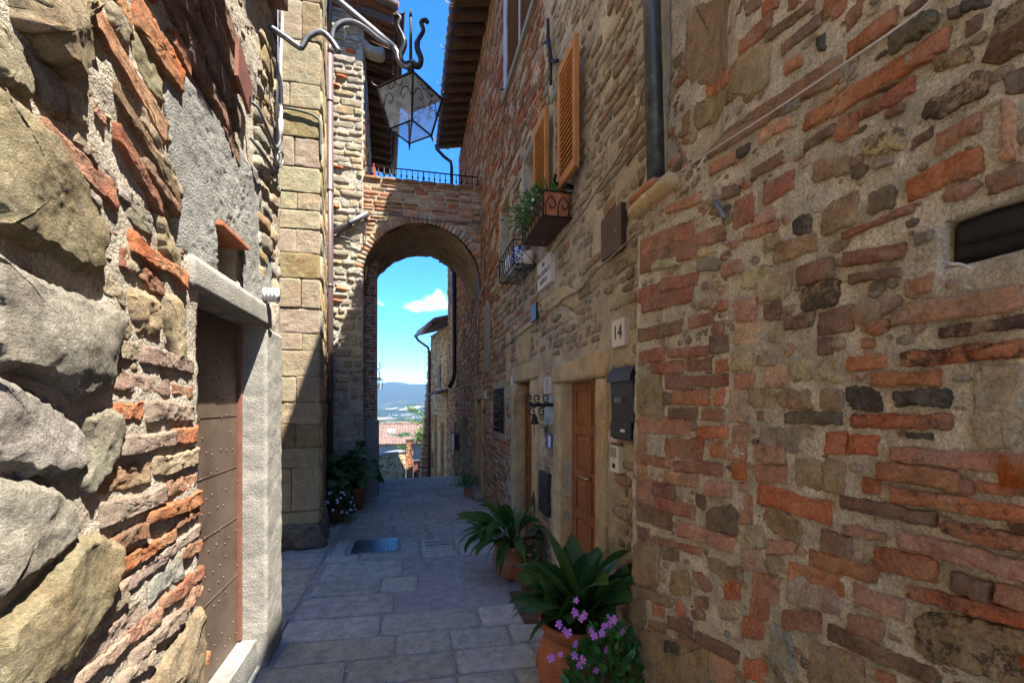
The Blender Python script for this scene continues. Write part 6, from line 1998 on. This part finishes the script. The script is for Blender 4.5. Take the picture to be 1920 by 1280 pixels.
    MB().box(1.18, 1.235, p1[1], p0[1], zc - .078, zc + .078, bev=.005).build('panel', 'white_plastic', t)
    sp = MB()
    for k in range(6):
        sp.box(1.178, 1.184, p1[1] + .025, p0[1] - .012, zc + .062 - k * .010, zc + .066 - k * .010)
    sp.build('speaker_slots', 'letter_black', t)
    MB().box(1.177, 1.184, p1[1] + .04, p1[1] + .075, zc - .052, zc - .025).build('button', 'dark_panel', t)
    # plaques between the doors
    def plq(name, x0, x1, y, h, m, lab, cat='plaque', x=1.19, th=.03):
        a, b = hx(x0, y, x), hx(x1, y, x)
        t = thing(name, (1.2, (a[1] + b[1]) / 2, a[2]), lab, cat)
        s = h * 0.5 * ((a[1] + b[1]) / 2) / FPX
        MB().box(x, x + th, b[1], a[1], a[2] - s, a[2] + s, bev=.002).build('plaque_plate', m, t)
        return t, (a[1] + b[1]) / 2, a[2], s
    t, y_, z_, s_ = plq('pink_plaque', 1019, 1033, 723, 32, 'sign_pink', 'pinkish square plaque above the hanging bell')
    for k in range(4):
        MB().box(1.187, 1.191, y_ - .04, y_ + .05, z_ + s_ * (.5 - k * .35), z_ + s_ * (.5 - k * .35) + .006).build('script_line', 'letter_black', t)
    plq('notice_case', 1020, 1035, 769, 56, 'poster_glass', 'glazed notice case behind the hanging bell', 'notice')
    t, y_, z_, s_ = plq('blue_sign', 1023, 1036, 825, 28, 'sign_blue', 'small blue sign with white slip below the bell', 'sign')
    MB().box(1.186, 1.191, y_ - .045, y_ + .012, z_ - s_ * .8, z_ + s_ * .8).build('paper_slip', 'paper_white', t)
    sc = MB().tube(catmull([(1.17, y_ + .05, z_ + s_ + .02), (1.16, y_ + .02, z_ + s_ + .06), (1.16, y_ - .02, z_ + s_ + .02), (1.16, y_ - .05, z_ + s_ + .05)], 4), .006, 5)
    sc.build('scroll_top', 'iron_black', t)
    # bell on an ornate iron bracket
    p = hx(1038, 759, 1.2)
    t = thing('bell_bracket', p, 'black scrolled iron bracket with small hanging bell between the doors', 'bell')
    yb, zb = p[1], p[2]
    br = MB().box(.98, 1.20, yb - .012, yb + .012, zb - .014, zb + .016, bev=.002)
    for x, sg in ((1.16, 1), (1.08, 1), (1.12, -1), (1.04, -1), (1.01, 1)):
        br.tube(catmull([(x, yb, zb + .02 * sg), (x - .045, yb, zb + .03 * sg), (x - .05, yb, zb + .075 * sg), (x - .015, yb, zb + .08 * sg), (x - .012, yb, zb + .05 * sg), (x - .03, yb, zb + .05 * sg)], 4), .006, 5)
    br.build('bracket', 'iron_black', t)
    MB().lathe([(.004, 0), (.014, -.005), (.022, -.03), (.028, -.06), (.044, -.085), (.040, -.087)], 12, (1.03, yb, zb - .075)).build('bell', 'iron_black', t)
    MB().tube([(1.03, yb, zb - .01), (1.03, yb, zb - .09), (1.03, yb, zb - .26)], .004, 5).build('bell_cord', 'cable_tan', t)
    p0, p1 = hx(1012, 920, 1.2), hx(1030, 920, 1.2)
    single('meter_cabinet', MB().box(1.185, 1.24, p1[1], p0[1], hx(1020, 962, 1.2)[2], hx(1020, 884, 1.2)[2], bev=.004), 'dark_panel', 'tall dark metal cabinet door low on the wall between doors', 'cabinet')
    for x, y, lab in ((962, 715, 'small white house tile beside the reddish door'), (911, 740, 'small pale tile past the barred window')):
        p = hx(x, y, 1.2)
        single('house_tile', MB().box(1.18, 1.24, p[1] - .05, p[1] + .05, p[2] - .06, p[2] + .06, bev=.003), 'sign_marble', lab, 'sign')
    p = hx(855, 828, 1.15)
    single('letter_box', MB().box(1.08, 1.25, p[1] - .2, p[1] + .2, p[2] - .2, p[2] + .2, bev=.01), 'mailbox_metal', 'distant dark letter box on the far house', 'mailbox')
    # street inserts
    t = thing('drain_grate', (-.41, 5.58, .02), 'shiny metal drain grate set in the paving', 'grate')
    MB().box(-.66, -.17, 5.33, 5.83, .004, .020).build('grate_frame', 'drain_metal', t)
    MB().box(-.70, -.13, 5.29, 5.87, -.02, .016).build('mortar_bed', 'mortar_street', t)
    st = MB()
    for i in range(11):
        for j in range(10):
            x, y = -.64 + i * .045 + (j % 2) * .012, 5.35 + j * .048
            st.box(x, x + .03, y, y + .02, .020, .026)
    tag(st.build('tread_studs', 'drain_metal', t), kind='stuff')
    bq = [(.845, 3.92), (1.20, 3.86), (1.20, 3.30), (.845, 3.36)]
    t = thing('entrance_board', (1.0, 3.6, .02), 'brown wooden board lying on the paving before door 14', 'board')
    for k in range(5):
        a = k / 5; b = (k + 1) / 5 - .02
        L = lambda p, q, s: (p[0] + (q[0] - p[0]) * s, p[1] + (q[1] - p[1]) * s)
        P4 = [L(bq[3], bq[0], a), L(bq[2], bq[1], a), L(bq[2], bq[1], b), L(bq[3], bq[0], b)]
        MB().prism(P4, 'z', .018, .042).build('plank', 'mat_wood', t)
    single('red_parasol', MB().tube([(-.60, 8.4, 5.5), (-.62, 8.4, 5.62), (-.64, 8.4, 5.85), (-.64, 8.4, 5.95)], [.02, .035, .03, .004], 8), 'red_cloth', 'folded red cloth standing by the terrace railing', 'parasol')


plates()


# ---------------------------------------------------------------- plants
def blade(L, W, lean, bend, az, pet=.25, fold=.25, n=9, twist=0.0):
    """long arching leaf with a stalk: vertices and faces round the origin"""
    V, F = [], []
    p = Vector((0, 0, 0)); th = lean
    for i in range(n + 1):
        t = i / n
        if t < pet:
            w = .006
        else:
            s = (t - pet) / (1 - pet)
            w = max(.0015, W * .5 * (math.sin(math.pi * min(1, s ** .75)) ** .8 if s < 1 else 0))
        d = Vector((math.sin(th), 0, math.cos(th)))
        nrm = Vector((-math.cos(th), 0, math.sin(th)))
        tw = twist * t
        side = Vector((0, 1, 0)) * math.cos(tw) + nrm * math.sin(tw)
        for k in (-1, -.5, 0, .5, 1):
            V.append(p + side * (w * k) + nrm * (abs(k) * w * fold))
        p = p + d * (L / n)
        th += bend / n * (0.35 + 1.3 * t)
    for i in range(n):
        for k in range(4):
            a = i * 5 + k
            F.append((a, a + 1, a + 6, a + 5))
    R = Matrix.Rotation(az, 3, 'Z')
    return [tuple(R @ v) for v in V], F


def pot_mesh(R, H, style='round'):
    if style == 'round':
        pr = [(R * .62, 0), (R * .80, H * .14), (R * .96, H * .38), (R * 1.0, H * .55), (R * .985, H * .57), (R * .985, H * .60), (R * .97, H * .62), (R * .93, H * .86), (R * .97, H * .90), (R * 1.0, H * .94), (R * .99, H), (R * .92, H), (R * .88, H * .9), (R * .85, H * .8)]
    elif style == 'urn':
        pr = [(R * .60, 0), (R * .82, H * .12), (R * 1.02, H * .35), (R * 1.08, H * .55), (R * 1.02, H * .72), (R * .90, H * .84), (R * .88, H * .87), (R * .98, H * .92), (R * 1.05, H * .96), (R * 1.04, H), (R * .95, H * 1.005), (R * .88, H * .94), (R * .84, H * .86)]
    else:
        pr = [(R * .68, 0), (R * .92, H * .8), (R * 1.0, H * .8), (R * 1.03, H * .98), (R * .98, H), (R * .9, H * .98), (R * .86, H * .85)]
    return pr


def potted(name, c, R, H, style, label, cat, group=None):
    t = thing(name, c, label, cat, group)
    p = MB().lathe([(0.001, 0.0)] + pot_mesh(R, H, style), 32, c, .006).build('pot', 'terracotta', t)
    if style == 'urn':     # scroll relief on the belly
        for az in (2.6, 3.9, 5.2):
            pts = []
            for i in range(26):
                a = i * .42; r = .065 - .0022 * i
                z = H * .52 + r * math.sin(a); b = az + r * math.cos(a) / (R * 1.07)
                zz = (z / H); rr = R * np.interp(zz, [0, .12, .35, .55, .72, .84], [.6, .82, 1.02, 1.08, 1.02, .9])
                pts.append((c[0] + rr * math.cos(b), c[1] + rr * math.sin(b), c[2] + z))
            MB().tube(pts, .010, 6).build('scroll_relief', 'terracotta', p)
    MB().lathe([(.001, H * .88), (R * .9, H * .87)], 24, c).build('soil', 'soil', t)
    return t


def strap_leaf(t, V, F, age):
    me = mesh_from('leaf', V, F)
    at = me.color_attributes.new('blade', 'FLOAT_COLOR', 'POINT')
    m = len(V) // 5
    at.data.foreach_set('color', np.array([(k / 4.0, i / (m - 1.0), age, 1.0) for i in range(m) for k in range(5)], dtype=np.float32).ravel())
    return link('leaf', me, t, 'leaf_aspidistra')


def aspidistra(t, c, z, n, seed, L=(.42, .68), W=(.085, .13), spread=1.0, bias=None, rad=.1):
    r = random.Random(seed)
    for k in range(n):
        az = r.uniform(0, 2 * math.pi) if bias is None or r.random() < .45 else r.gauss(bias, .8)
        inner = r.random()
        lean = .08 + inner * .75 * spread
        V, F = blade(r.uniform(*L), r.uniform(*W), lean, r.uniform(.5, 2.3) * spread, az, r.uniform(.25, .42), r.uniform(.05, .4), 14, r.uniform(-1.6, 1.6))
        o = (c[0] + rad * r.uniform(0, 1) * math.cos(az), c[1] + rad * r.uniform(0, 1) * math.sin(az), z)
        V = [(x + o[0], y + o[1], zz + o[2]) for x, y, zz in V]
        # leaves are pressed aside by the wall
        V = [(min(x, XR - .03 - .02 * r.random()), y, max(zz, .02)) for x, y, zz in V]
        strap_leaf(t, V, F, r.random())


def oval(L, W):
    V = [(0, 0, 0), (L * .3, W * .42, L * .04), (L * .65, W * .42, L * .04), (L, 0, -L * .06), (L * .65, -W * .42, L * .04), (L * .3, -W * .42, L * .04), (L * .5, 0, 0)]
    F = [(0, 6, 1), (1, 6, 2), (2, 6, 3), (3, 6, 4), (4, 6, 5), (5, 6, 0)]
    return V, F


def foliage(name, parent, m, n, sampler, L, W, seed, outward=None, kind='stuff'):
    r = random.Random(seed)
    mb = MB()
    for k in range(n):
        p = Vector(sampler(r))
        d = Vector((r.gauss(0, 1), r.gauss(0, 1), r.gauss(.25, .7)))
        if outward is not None:
            d = d * .6 + (p - Vector(outward)).normalized() * 1.2
        d.normalize()
        q = d.to_track_quat('X', 'Z') @ Matrix.Rotation(r.uniform(-.9, .9), 3, 'X').to_quaternion()
        V, F = oval(L * r.uniform(.65, 1.25), W * r.uniform(.7, 1.2))
        M = Matrix.Translation(p) @ q.to_matrix().to_4x4()
        mb.add(V, F, True, M)
    me = bpy.data.meshes.new(name)
    me.from_pydata(mb.V, [], mb.F)
    me.polygons.foreach_set('use_smooth', [True] * len(mb.F))
    o = link(name, me, parent, m)
    return tag(o, kind=kind)


def flower_mesh(R, m, n=5):
    mb = MB()
    for k in range(n):
        a = 2 * math.pi * k / n
        V = [(0, 0, -.1 * R), (R * .45, -R * .27, .10 * R), (R * .9, -R * .38, .02 * R), (R * 1.03, -.1 * R, -.12 * R), (R * .92, R * .33, -.02 * R), (R * .5, R * .30, .14 * R), (R * .6, 0, .02 * R)]
        mb.add(V, [(0, 1, 6), (1, 2, 6), (2, 3, 6), (3, 4, 6), (4, 5, 6), (5, 0, 6)], True, Matrix.Rotation(a, 4, 'Z') @ Matrix.Scale(1 + .12 * math.sin(k * 2.2), 4))
    o = mb.build('flower', m); me = o.data
    bpy.data.objects.remove(o)
    return me


def plants():
    # big scrolled urn with aspidistra in the foreground
    c = (.87, 2.30, 0)
    t = potted('potted_aspidistra', c, .195, .55, 'urn', 'large aspidistra with long dark leaves in scrolled terracotta urn, nearest the camera', 'potted plant')
    aspidistra(t, c, .50, 46, 5, (.32, .56), (.12, .175), .80, None, .11)
    # a few broad leaves that lean towards the street, as in the picture
    for (L, W, lean, bend, az, y, z) in ((.60, .16, .22, .35, math.pi * 1.0, 2.2, .52), (.50, .13, .40, .6, math.pi * 1.05, 2.2, .52), (.50, .15, .5, .5, -1.0, 2.2, .5), (.48, .14, .35, .4, -.7, 2.2, .52), (.42, .08, .7, 1.9, math.pi, 2.25, .5), (.40, .06, .8, 2.2, 2.9, 2.35, .5), (.44, .06, .6, 2.4, 3.6, 2.2, .5)):
        V, F = blade(L, W, lean, bend, az, .22, .2, 12, .3)
        V = [(min(x + .85, XR - .03), yy + y, zz + z) for x, yy, zz in V]
        strap_leaf(t, V, F, .3)
    # vinca with pink flowers in front of it
    cv = (.93, 1.98, 0)
    t = potted('potted_vinca', cv, .095, .24, 'plain', 'bushy green vinca covered with pink flowers, bottom right of the alley', 'potted plant')
    def smp(r):
        a, b, q = r.uniform(0, 2 * math.pi), r.uniform(-1, 1), r.uniform(.55, 1) ** .6
        s = math.sqrt(1 - b * b)
        return (min(.885 + .20 * q * s * math.cos(a), 1.03), 1.93 + .13 * q * s * math.sin(a), .38 + .31 * q * b)
    foliage('foliage', t, 'leaf_vinca', 1000, smp, .056, .027, 4, (.885, 1.97, .25))
    st = MB()
    r = random.Random(8)
    for k in range(22):
        p = smp(r)
        st.tube([(cv[0], cv[1], .2), ((cv[0] + p[0]) / 2, (cv[1] + p[1]) / 2, (.2 + p[2]) / 2 + .05), p], .003, 5)
    st.build('stems', 'leaf_vinca', t)
    fm_ = flower_mesh(.0165, 'petal_pink')
    for i, (x, y) in enumerate(((640, 783), (633, 857), (690, 870), (672, 890), (537, 927), (570, 962), (592, 978), (730, 965), (747, 995), (795, 980), (810, 935), (843, 925), (835, 880), (865, 900), (915, 972), (825, 1083), (632, 1115), (546, 1108), (490, 1127), (635, 1045), (660, 1175), (678, 1140), (760, 1200))):
        p = hy(880 + x / 3.2, 880 + y / 3.2, 1.84 + .07 * abs(math.sin(i * 2.4)))
        inst('flower', fm_, t, (p[0], p[1], p[2]), (math.radians(58 + 34 * math.sin(i * 3.1)), .5 * math.sin(i * 5.3), .6 * math.sin(i * 1.7) - .3), (.75 + .4 * abs(math.sin(i * 1.3)),) * 3)
    # second aspidistra
    c = (.98, 4.33, 0)
    t = potted('potted_aspidistra', c, .20, .34, 'round', 'spreading aspidistra in round terracotta bowl against the wall beyond door 14', 'potted plant')
    aspidistra(t, c, .30, 60, 15, (.42, .66), (.06, .10), 1.25, math.pi, .1)
    # small pot of pink flowers between them
    c = (1.05, 3.98, 0)
    t = potted('potted_flowers', c, .10, .26, 'plain', 'small terracotta pot with tiny rose flowers between the two aspidistras', 'potted plant')
    sm_ = lambda r: (min(1.18, c[0] + r.gauss(0, .07)), c[1] + r.gauss(0, .07), .27 + abs(r.gauss(0, .06)))
    foliage('foliage', t, 'leaf_vinca', 160, sm_, .035, .016, 6, (c[0], c[1], .2))
    f2 = flower_mesh(.012, 'petal_rose')
    r = random.Random(2)
    for k in range(16):
        inst('flower', f2, t, (c[0] + r.gauss(-.03, .05), c[1] + r.gauss(0, .06), .34 + r.uniform(0, .06)), (r.uniform(-.6, .6), r.uniform(-.8, .2), 0))
    # small shrub in a square pot past the arch
    c = (1.03, 8.23, 0)
    t = thing('potted_shrub', c, 'small green shrub in square terracotta pot at right foot of the arch', 'potted plant')
    MB().prism([(.95, 8.15), (1.11, 8.15), (1.11, 8.31), (.95, 8.31)], 'z', 0, .15).build('pot', 'terracotta', t)
    foliage('foliage', t, 'leaf_vinca', 420, lambda r: (min(1.17, .98 + r.gauss(0, .12)), 8.22 + r.gauss(0, .11), .17 + abs(r.gauss(.08, .09))), .05, .022, 9, (1.0, 8.23, .1))
    # left side: white daisies, lobed plants
    c = (-1.02, 6.82, 0)
    t = thing('white_flower_bush', c, 'rounded bush dotted with small white flowers at the left wall foot', 'potted plant')
    MB().lathe([(.001, 0)] + pot_mesh(.13, .16, 'plain'), 20, c).build('pot', 'terracotta', t)
    def sw(r):
        a, b, q = r.uniform(0, 6.283), r.uniform(-.5, 1), r.uniform(.5, 1)
        s = math.sqrt(max(0, 1 - b * b))
        return (max(-1.22, c[0] + .26 * q * s * math.cos(a)), c[1] + .25 * q * s * math.sin(a), .20 + .26 * q * b)
    foliage('foliage', t, 'leaf_dark', 1300, sw, .045, .018, 12, (c[0], c[1], .12))
    f3 = flower_mesh(.019, 'petal_white', 7)
    r = random.Random(5)
    for k in range(36):
        a, b = r.uniform(3.3, 6.2), r.uniform(-.1, .95)
        s = math.sqrt(1 - b * b)
        inst('flower', f3, t, (max(-1.2, c[0] + .275 * s * math.cos(a)), c[1] + .265 * s * math.sin(a), .20 + .275 * b), (math.radians(60) * s, 0, a + math.pi / 2))

    def lobed(R):
        V, F = [(0, 0, 0)], []
        n = 18
        for i in range(n):
            a = -2.6 + 5.2 * i / (n - 1)
            rr = R * (.62 + .38 * math.cos(a * 3.4) ** 2) * (1.1 - .16 * abs(a))
            V.append((rr * math.cos(a) + R * .15, rr * math.sin(a), -.12 * R * (rr / R) ** 2))
        F = [(0, i, i + 1) for i in range(1, n)]
        return V, F

    def lobed_plant(name, c, H, R, n, top, spread, seed, label, pot=(.12, .3)):
        t = potted(name, c, pot[0], pot[1], 'plain', label, 'potted plant')
        r = random.Random(seed)
        V, F = lobed(R)
        lm = mesh_from('leaf', V, F); lm.materials.append(MATS['leaf_dark'])
        sm2_ = MB()
        for k in range(n):
            a = r.uniform(0, 6.283); s = spread * math.sqrt(r.random())
            p = (max(-1.30, c[0] + s * math.cos(a)), min(7.86, c[1] + s * math.sin(a)), pot[1] + top * (1 - .6 * (s / spread) ** 2) * r.uniform(.35, 1))
            inst('leaf', lm, t, p, (r.uniform(-.5, .5), r.uniform(.1, .9), a + r.uniform(-.5, .5)), (r.uniform(.7, 1.2),) * 3)
            sm2_.tube(catmull([(c[0], c[1], pot[1] * .8), (c[0] + (p[0] - c[0]) * .4, c[1] + (p[1] - c[1]) * .4, pot[1] + (p[2] - pot[1]) * .7), p], 3), .004, 5)
        sm2_.build('stems', 'leaf_dark', t)
    lobed_plant('potted_lobed_plant', (-.83, 7.58, 0), .4, .13, 60, .80, .36, 3, 'leafy plant with lobed leaves in tall terracotta pot before the arch pier', (.115, .36))
    lobed_plant('potted_lobed_plant', (-1.12, 7.30, 0), .4, .13, 52, .72, .28, 8, 'dark lobed plant standing at the brown downpipe behind white flower bush', (.12, .28))

    # window flower box
    t = thing('flower_box', (1.1, 3.62, 3.12), 'iron window basket with terracotta trough of trailing white flowers', 'flower box')
    y0, y1, x0, x1, z0, z1 = 3.30, 3.95, .98, 1.21, 3.12, 3.31
    ir = MB()
    for z in (z0, z1):
        ir.tube([(x1, y0, z), (x0, y0, z), (x0, y1, z), (x1, y1, z)], .007, 6)
    for y in (y0, y1): ir.tube([(x0, y, z0), (x0, y, z1)], .007, 6)
    ir.build('basket_frame', 'iron_black', t)
    MB().box(x0 + .004, x1, y0 + .004, y1 - .004, z0 - .006, z0 + .006).build('basket_floor', 'brown_plate', t)
    for k in range(6):
        y = y0 + .06 + k * .107
        MB().tube(catmull([(x0, y - .04, z0), (x0, y - .04, z0 + .09), (x0, y, z0 + .15), (x0, y + .04, z0 + .10), (x0, y + .01, z0 + .06), (x0, y - .01, z0 + .09)], 4), .005, 5).build('scroll', 'iron_black', t)
    for k in range(2):
        x = x0 + .06 + k * .1
        MB().tube(catmull([(x - .04, y0, z0), (x - .04, y0, z0 + .09), (x, y0, z0 + .15), (x + .04, y0, z0 + .10), (x + .01, y0, z0 + .06), (x - .01, y0, z0 + .09)], 4), .005, 5).build('scroll', 'iron_black', t)
    MB().prism([(x0 + .03, z0 + .008), (x1 - .03, z0 + .008), (x1 - .01, z0 + .2), (x0 + .01, z0 + .2)], 'y', y0 + .02, y1 - .02).build('trough', 'terracotta', t)
    foliage('foliage', t, 'leaf_vinca', 1100, lambda r: (x0 + r.gauss(.05, .07) if True else 0, r.uniform(y0 + .08, y1 + .12), z1 + .03 + r.gauss(0, .035) - .0 * r.random() - (.16 * r.random() if r.random() < .35 else 0)), .055, .018, 21, (1.12, 3.62, 3.2))
    f4 = flower_mesh(.016, 'petal_white', 6)
    r = random.Random(9)
    for k in range(22):
        inst('flower', f4, t, (x0 + r.uniform(-.06, .06), r.uniform(y0 + .05, y1 + .1), z1 + r.uniform(-.02, .09)), (r.uniform(-.3, .9), r.uniform(-1.4, -.5), 0))
    # wire basket with vases
    t = thing('wire_basket', (1.1, 4.68, 3.06), 'black wire window basket holding pottery, right of the arch', 'basket')
    y0, y1, z0, z1 = 4.32, 5.05, 3.06, 3.30
    ir = MB()
    for z in (z0, z1):
        ir.tube([(x1, y0, z), (x0, y0, z), (x0, y1, z), (x1, y1, z)], .007, 6)
    for y in (y0, y1): ir.tube([(x0, y, z0), (x0, y, z1)], .006, 6)
    fl = MB()
    for k in range(14):
        y = y0 + (y1 - y0) * k / 13
        fl.tube([(x0, y, z0), (x1, y, z0)], .0035, 5)
    for k in range(5):
        x = x0 + (x1 - x0) * k / 4
        fl.tube([(x, y0, z0), (x, y1, z0)], .0035, 5)
    n = 6
    for k in range(n):
        a, b = y0 + (y1 - y0) * k / n, y0 + (y1 - y0) * (k + 1) / n
        fl.tube([(x0, a, z0), (x0, b, z1)], .0035, 5); fl.tube([(x0, b, z0), (x0, a, z1)], .0035, 5)
    fl.tube([(x0, y0, z0), (x1, y0, z1)], .0035, 5).tube([(x1, y0, z0), (x0, y0, z1)], .0035, 5)
    ir.build('basket_frame', 'iron_black', t); fl.build('wire_mesh', 'iron_black', t)
    single('blue_vase', MB().lathe([(.001, 0), (.06, .0), (.085, .06), (.09, .12), (.075, .18), (.05, .2), (.055, .22)], 20, (1.08, 4.50, z0 + .006)), 'ceramic_blue', 'round blue and white patterned vase in the wire basket', 'vase')
    single('white_pot', MB().lathe([(.001, 0), (.045, 0), (.06, .13), (.062, .14), (.05, .14)], 20, (1.15, 4.39, z0 + .006)), 'ceramic_white', 'plain white pot at the near end of the wire basket', 'pot')
    single('blue_vase', MB().lathe([(.001, 0), (.06, .0), (.08, .06), (.082, .14), (.06, .2), (.065, .22)], 20, (1.07, 4.80, z0 + .006)), 'ceramic_white', 'pale vase at the far end of the wire basket', 'vase').name = 'pale_vase'

    # tree over the garden wall
    t = thing('garden_tree', (1.3, 22, -1.6), 'leafy branches arching over the garden gate in sunlight', 'tree')
    tr = MB().tube([(1.35, 22, -2.2), (1.3, 22, -.6), (1.2, 22, .3)], [.09, .06, .04], 8)
    b1 = catmull([(1.2, 22, .2), hy(803, 792, 22), hy(790, 778, 22), hy(778, 769, 22), hy(766, 766, 22)], 6)
    b2 = catmull([(1.2, 22, .2), hy(800, 794, 22), hy(785, 792, 22), hy(764, 786, 22)], 6)
    tr.tube(b1, .015, 5).tube(b2, .015, 5)
    tr.build('trunk', 'rafter_wood', t)
    pts = [p for p in b1[4:] + b2[4:]]
    foliage('crown', t, 'leaf_bright', 420, lambda r: tuple(Vector(r.choice(pts)) + Vector((r.gauss(0, .05), r.gauss(0, .1), r.gauss(0, .06)))), .13, .06, 3)
    t = thing('garden_bush', (.6, 21, -1.8), 'bright green bush behind the garden gate', 'bush')
    cb = hy(790, 818, 21)
    foliage('crown', t, 'leaf_bright', 700, lambda r: (cb[0] + r.gauss(0, .16), 21 + r.gauss(0, .2), cb[2] + r.gauss(0, .17)), .12, .06, 13)
    cb2 = hy(755, 815, 24)
    t2 = thing('garden_bush', (cb2[0], 24, -1.8), 'small dark shrub rising before the tiled roof', 'bush')
    foliage('crown', t2, 'leaf_dark', 240, lambda r: (cb2[0] + r.gauss(0, .22), 24 + r.gauss(0, .2), cb2[2] + r.gauss(0, .045)), .12, .06, 14)
    foliage('grass_tuft', None, 'leaf_bright', 200, lambda r: (lambda p: (p[0], p[1] + .1, p[2]))(hy(r.uniform(745, 762), r.uniform(836, 843), 20.7)), .08, .03, 15)
    o = [o for o in COL.objects if o.name.startswith('grass_tuft')][-1]
    tag(o, 'sunny grass tuft growing on the garden wall', 'grass', None, 'stuff')


plants()


def litter():
    """fallen petals and bits of dry leaf on the paving"""
    r = random.Random(31)
    mb = MB()
    for k in range(150):
        x, y = r.uniform(-.9, 1.1), r.uniform(2.0, 9.0)
        s = r.uniform(.004, .010)
        a = r.uniform(0, 6.28)
        mb.add([(x + s * math.cos(a + t) * (1.5 if i % 2 else .7), y + s * math.sin(a + t) * (1.5 if i % 2 else .7), gz(y) + .024 + .004 * (i % 2)) for i, t in enumerate((0, 1.57, 3.14, 4.71))], [(0, 1, 2, 3)])
    tag(mb.build('fallen_petals', 'petal_white'), 'tiny pale petals scattered over the paving', 'petals', None, 'stuff')


litter()


def bounce_forecourt():
    """pale ground added behind the camera to bounce sunlight into the alley"""
    mb = MB().box(-9, 9, -22, -3.02, -.2, -.004)
    tag(mb.build('bounce_pavement', 'bounce_gravel'), None, None, None, 'structure')  # out of view, added for its reflected light


bounce_forecourt()


# ================================================================== haze over the valley
def haze():
    o = MB().box(-13500, 13500, -13500, 13500, -190, 520).build('haze', None)
    m = bpy.data.materials.new('haze')
    m.use_nodes = True
    nt = m.node_tree
    for n in list(nt.nodes):
        nt.nodes.remove(n)
    out = nt.nodes.new('ShaderNodeOutputMaterial')
    pv = nt.nodes.new('ShaderNodeVolumePrincipled')
    pv.inputs['Color'].default_value = (0.45, 0.68, 1.0, 1)
    pv.inputs['Density'].default_value = 0.00004
    pv.inputs['Anisotropy'].default_value = 0.1
    nt.links.new(pv.outputs[0], out.inputs['Volume'])
    o.data.materials.append(m)
    tag(o, None, None, None, 'stuff')


haze()
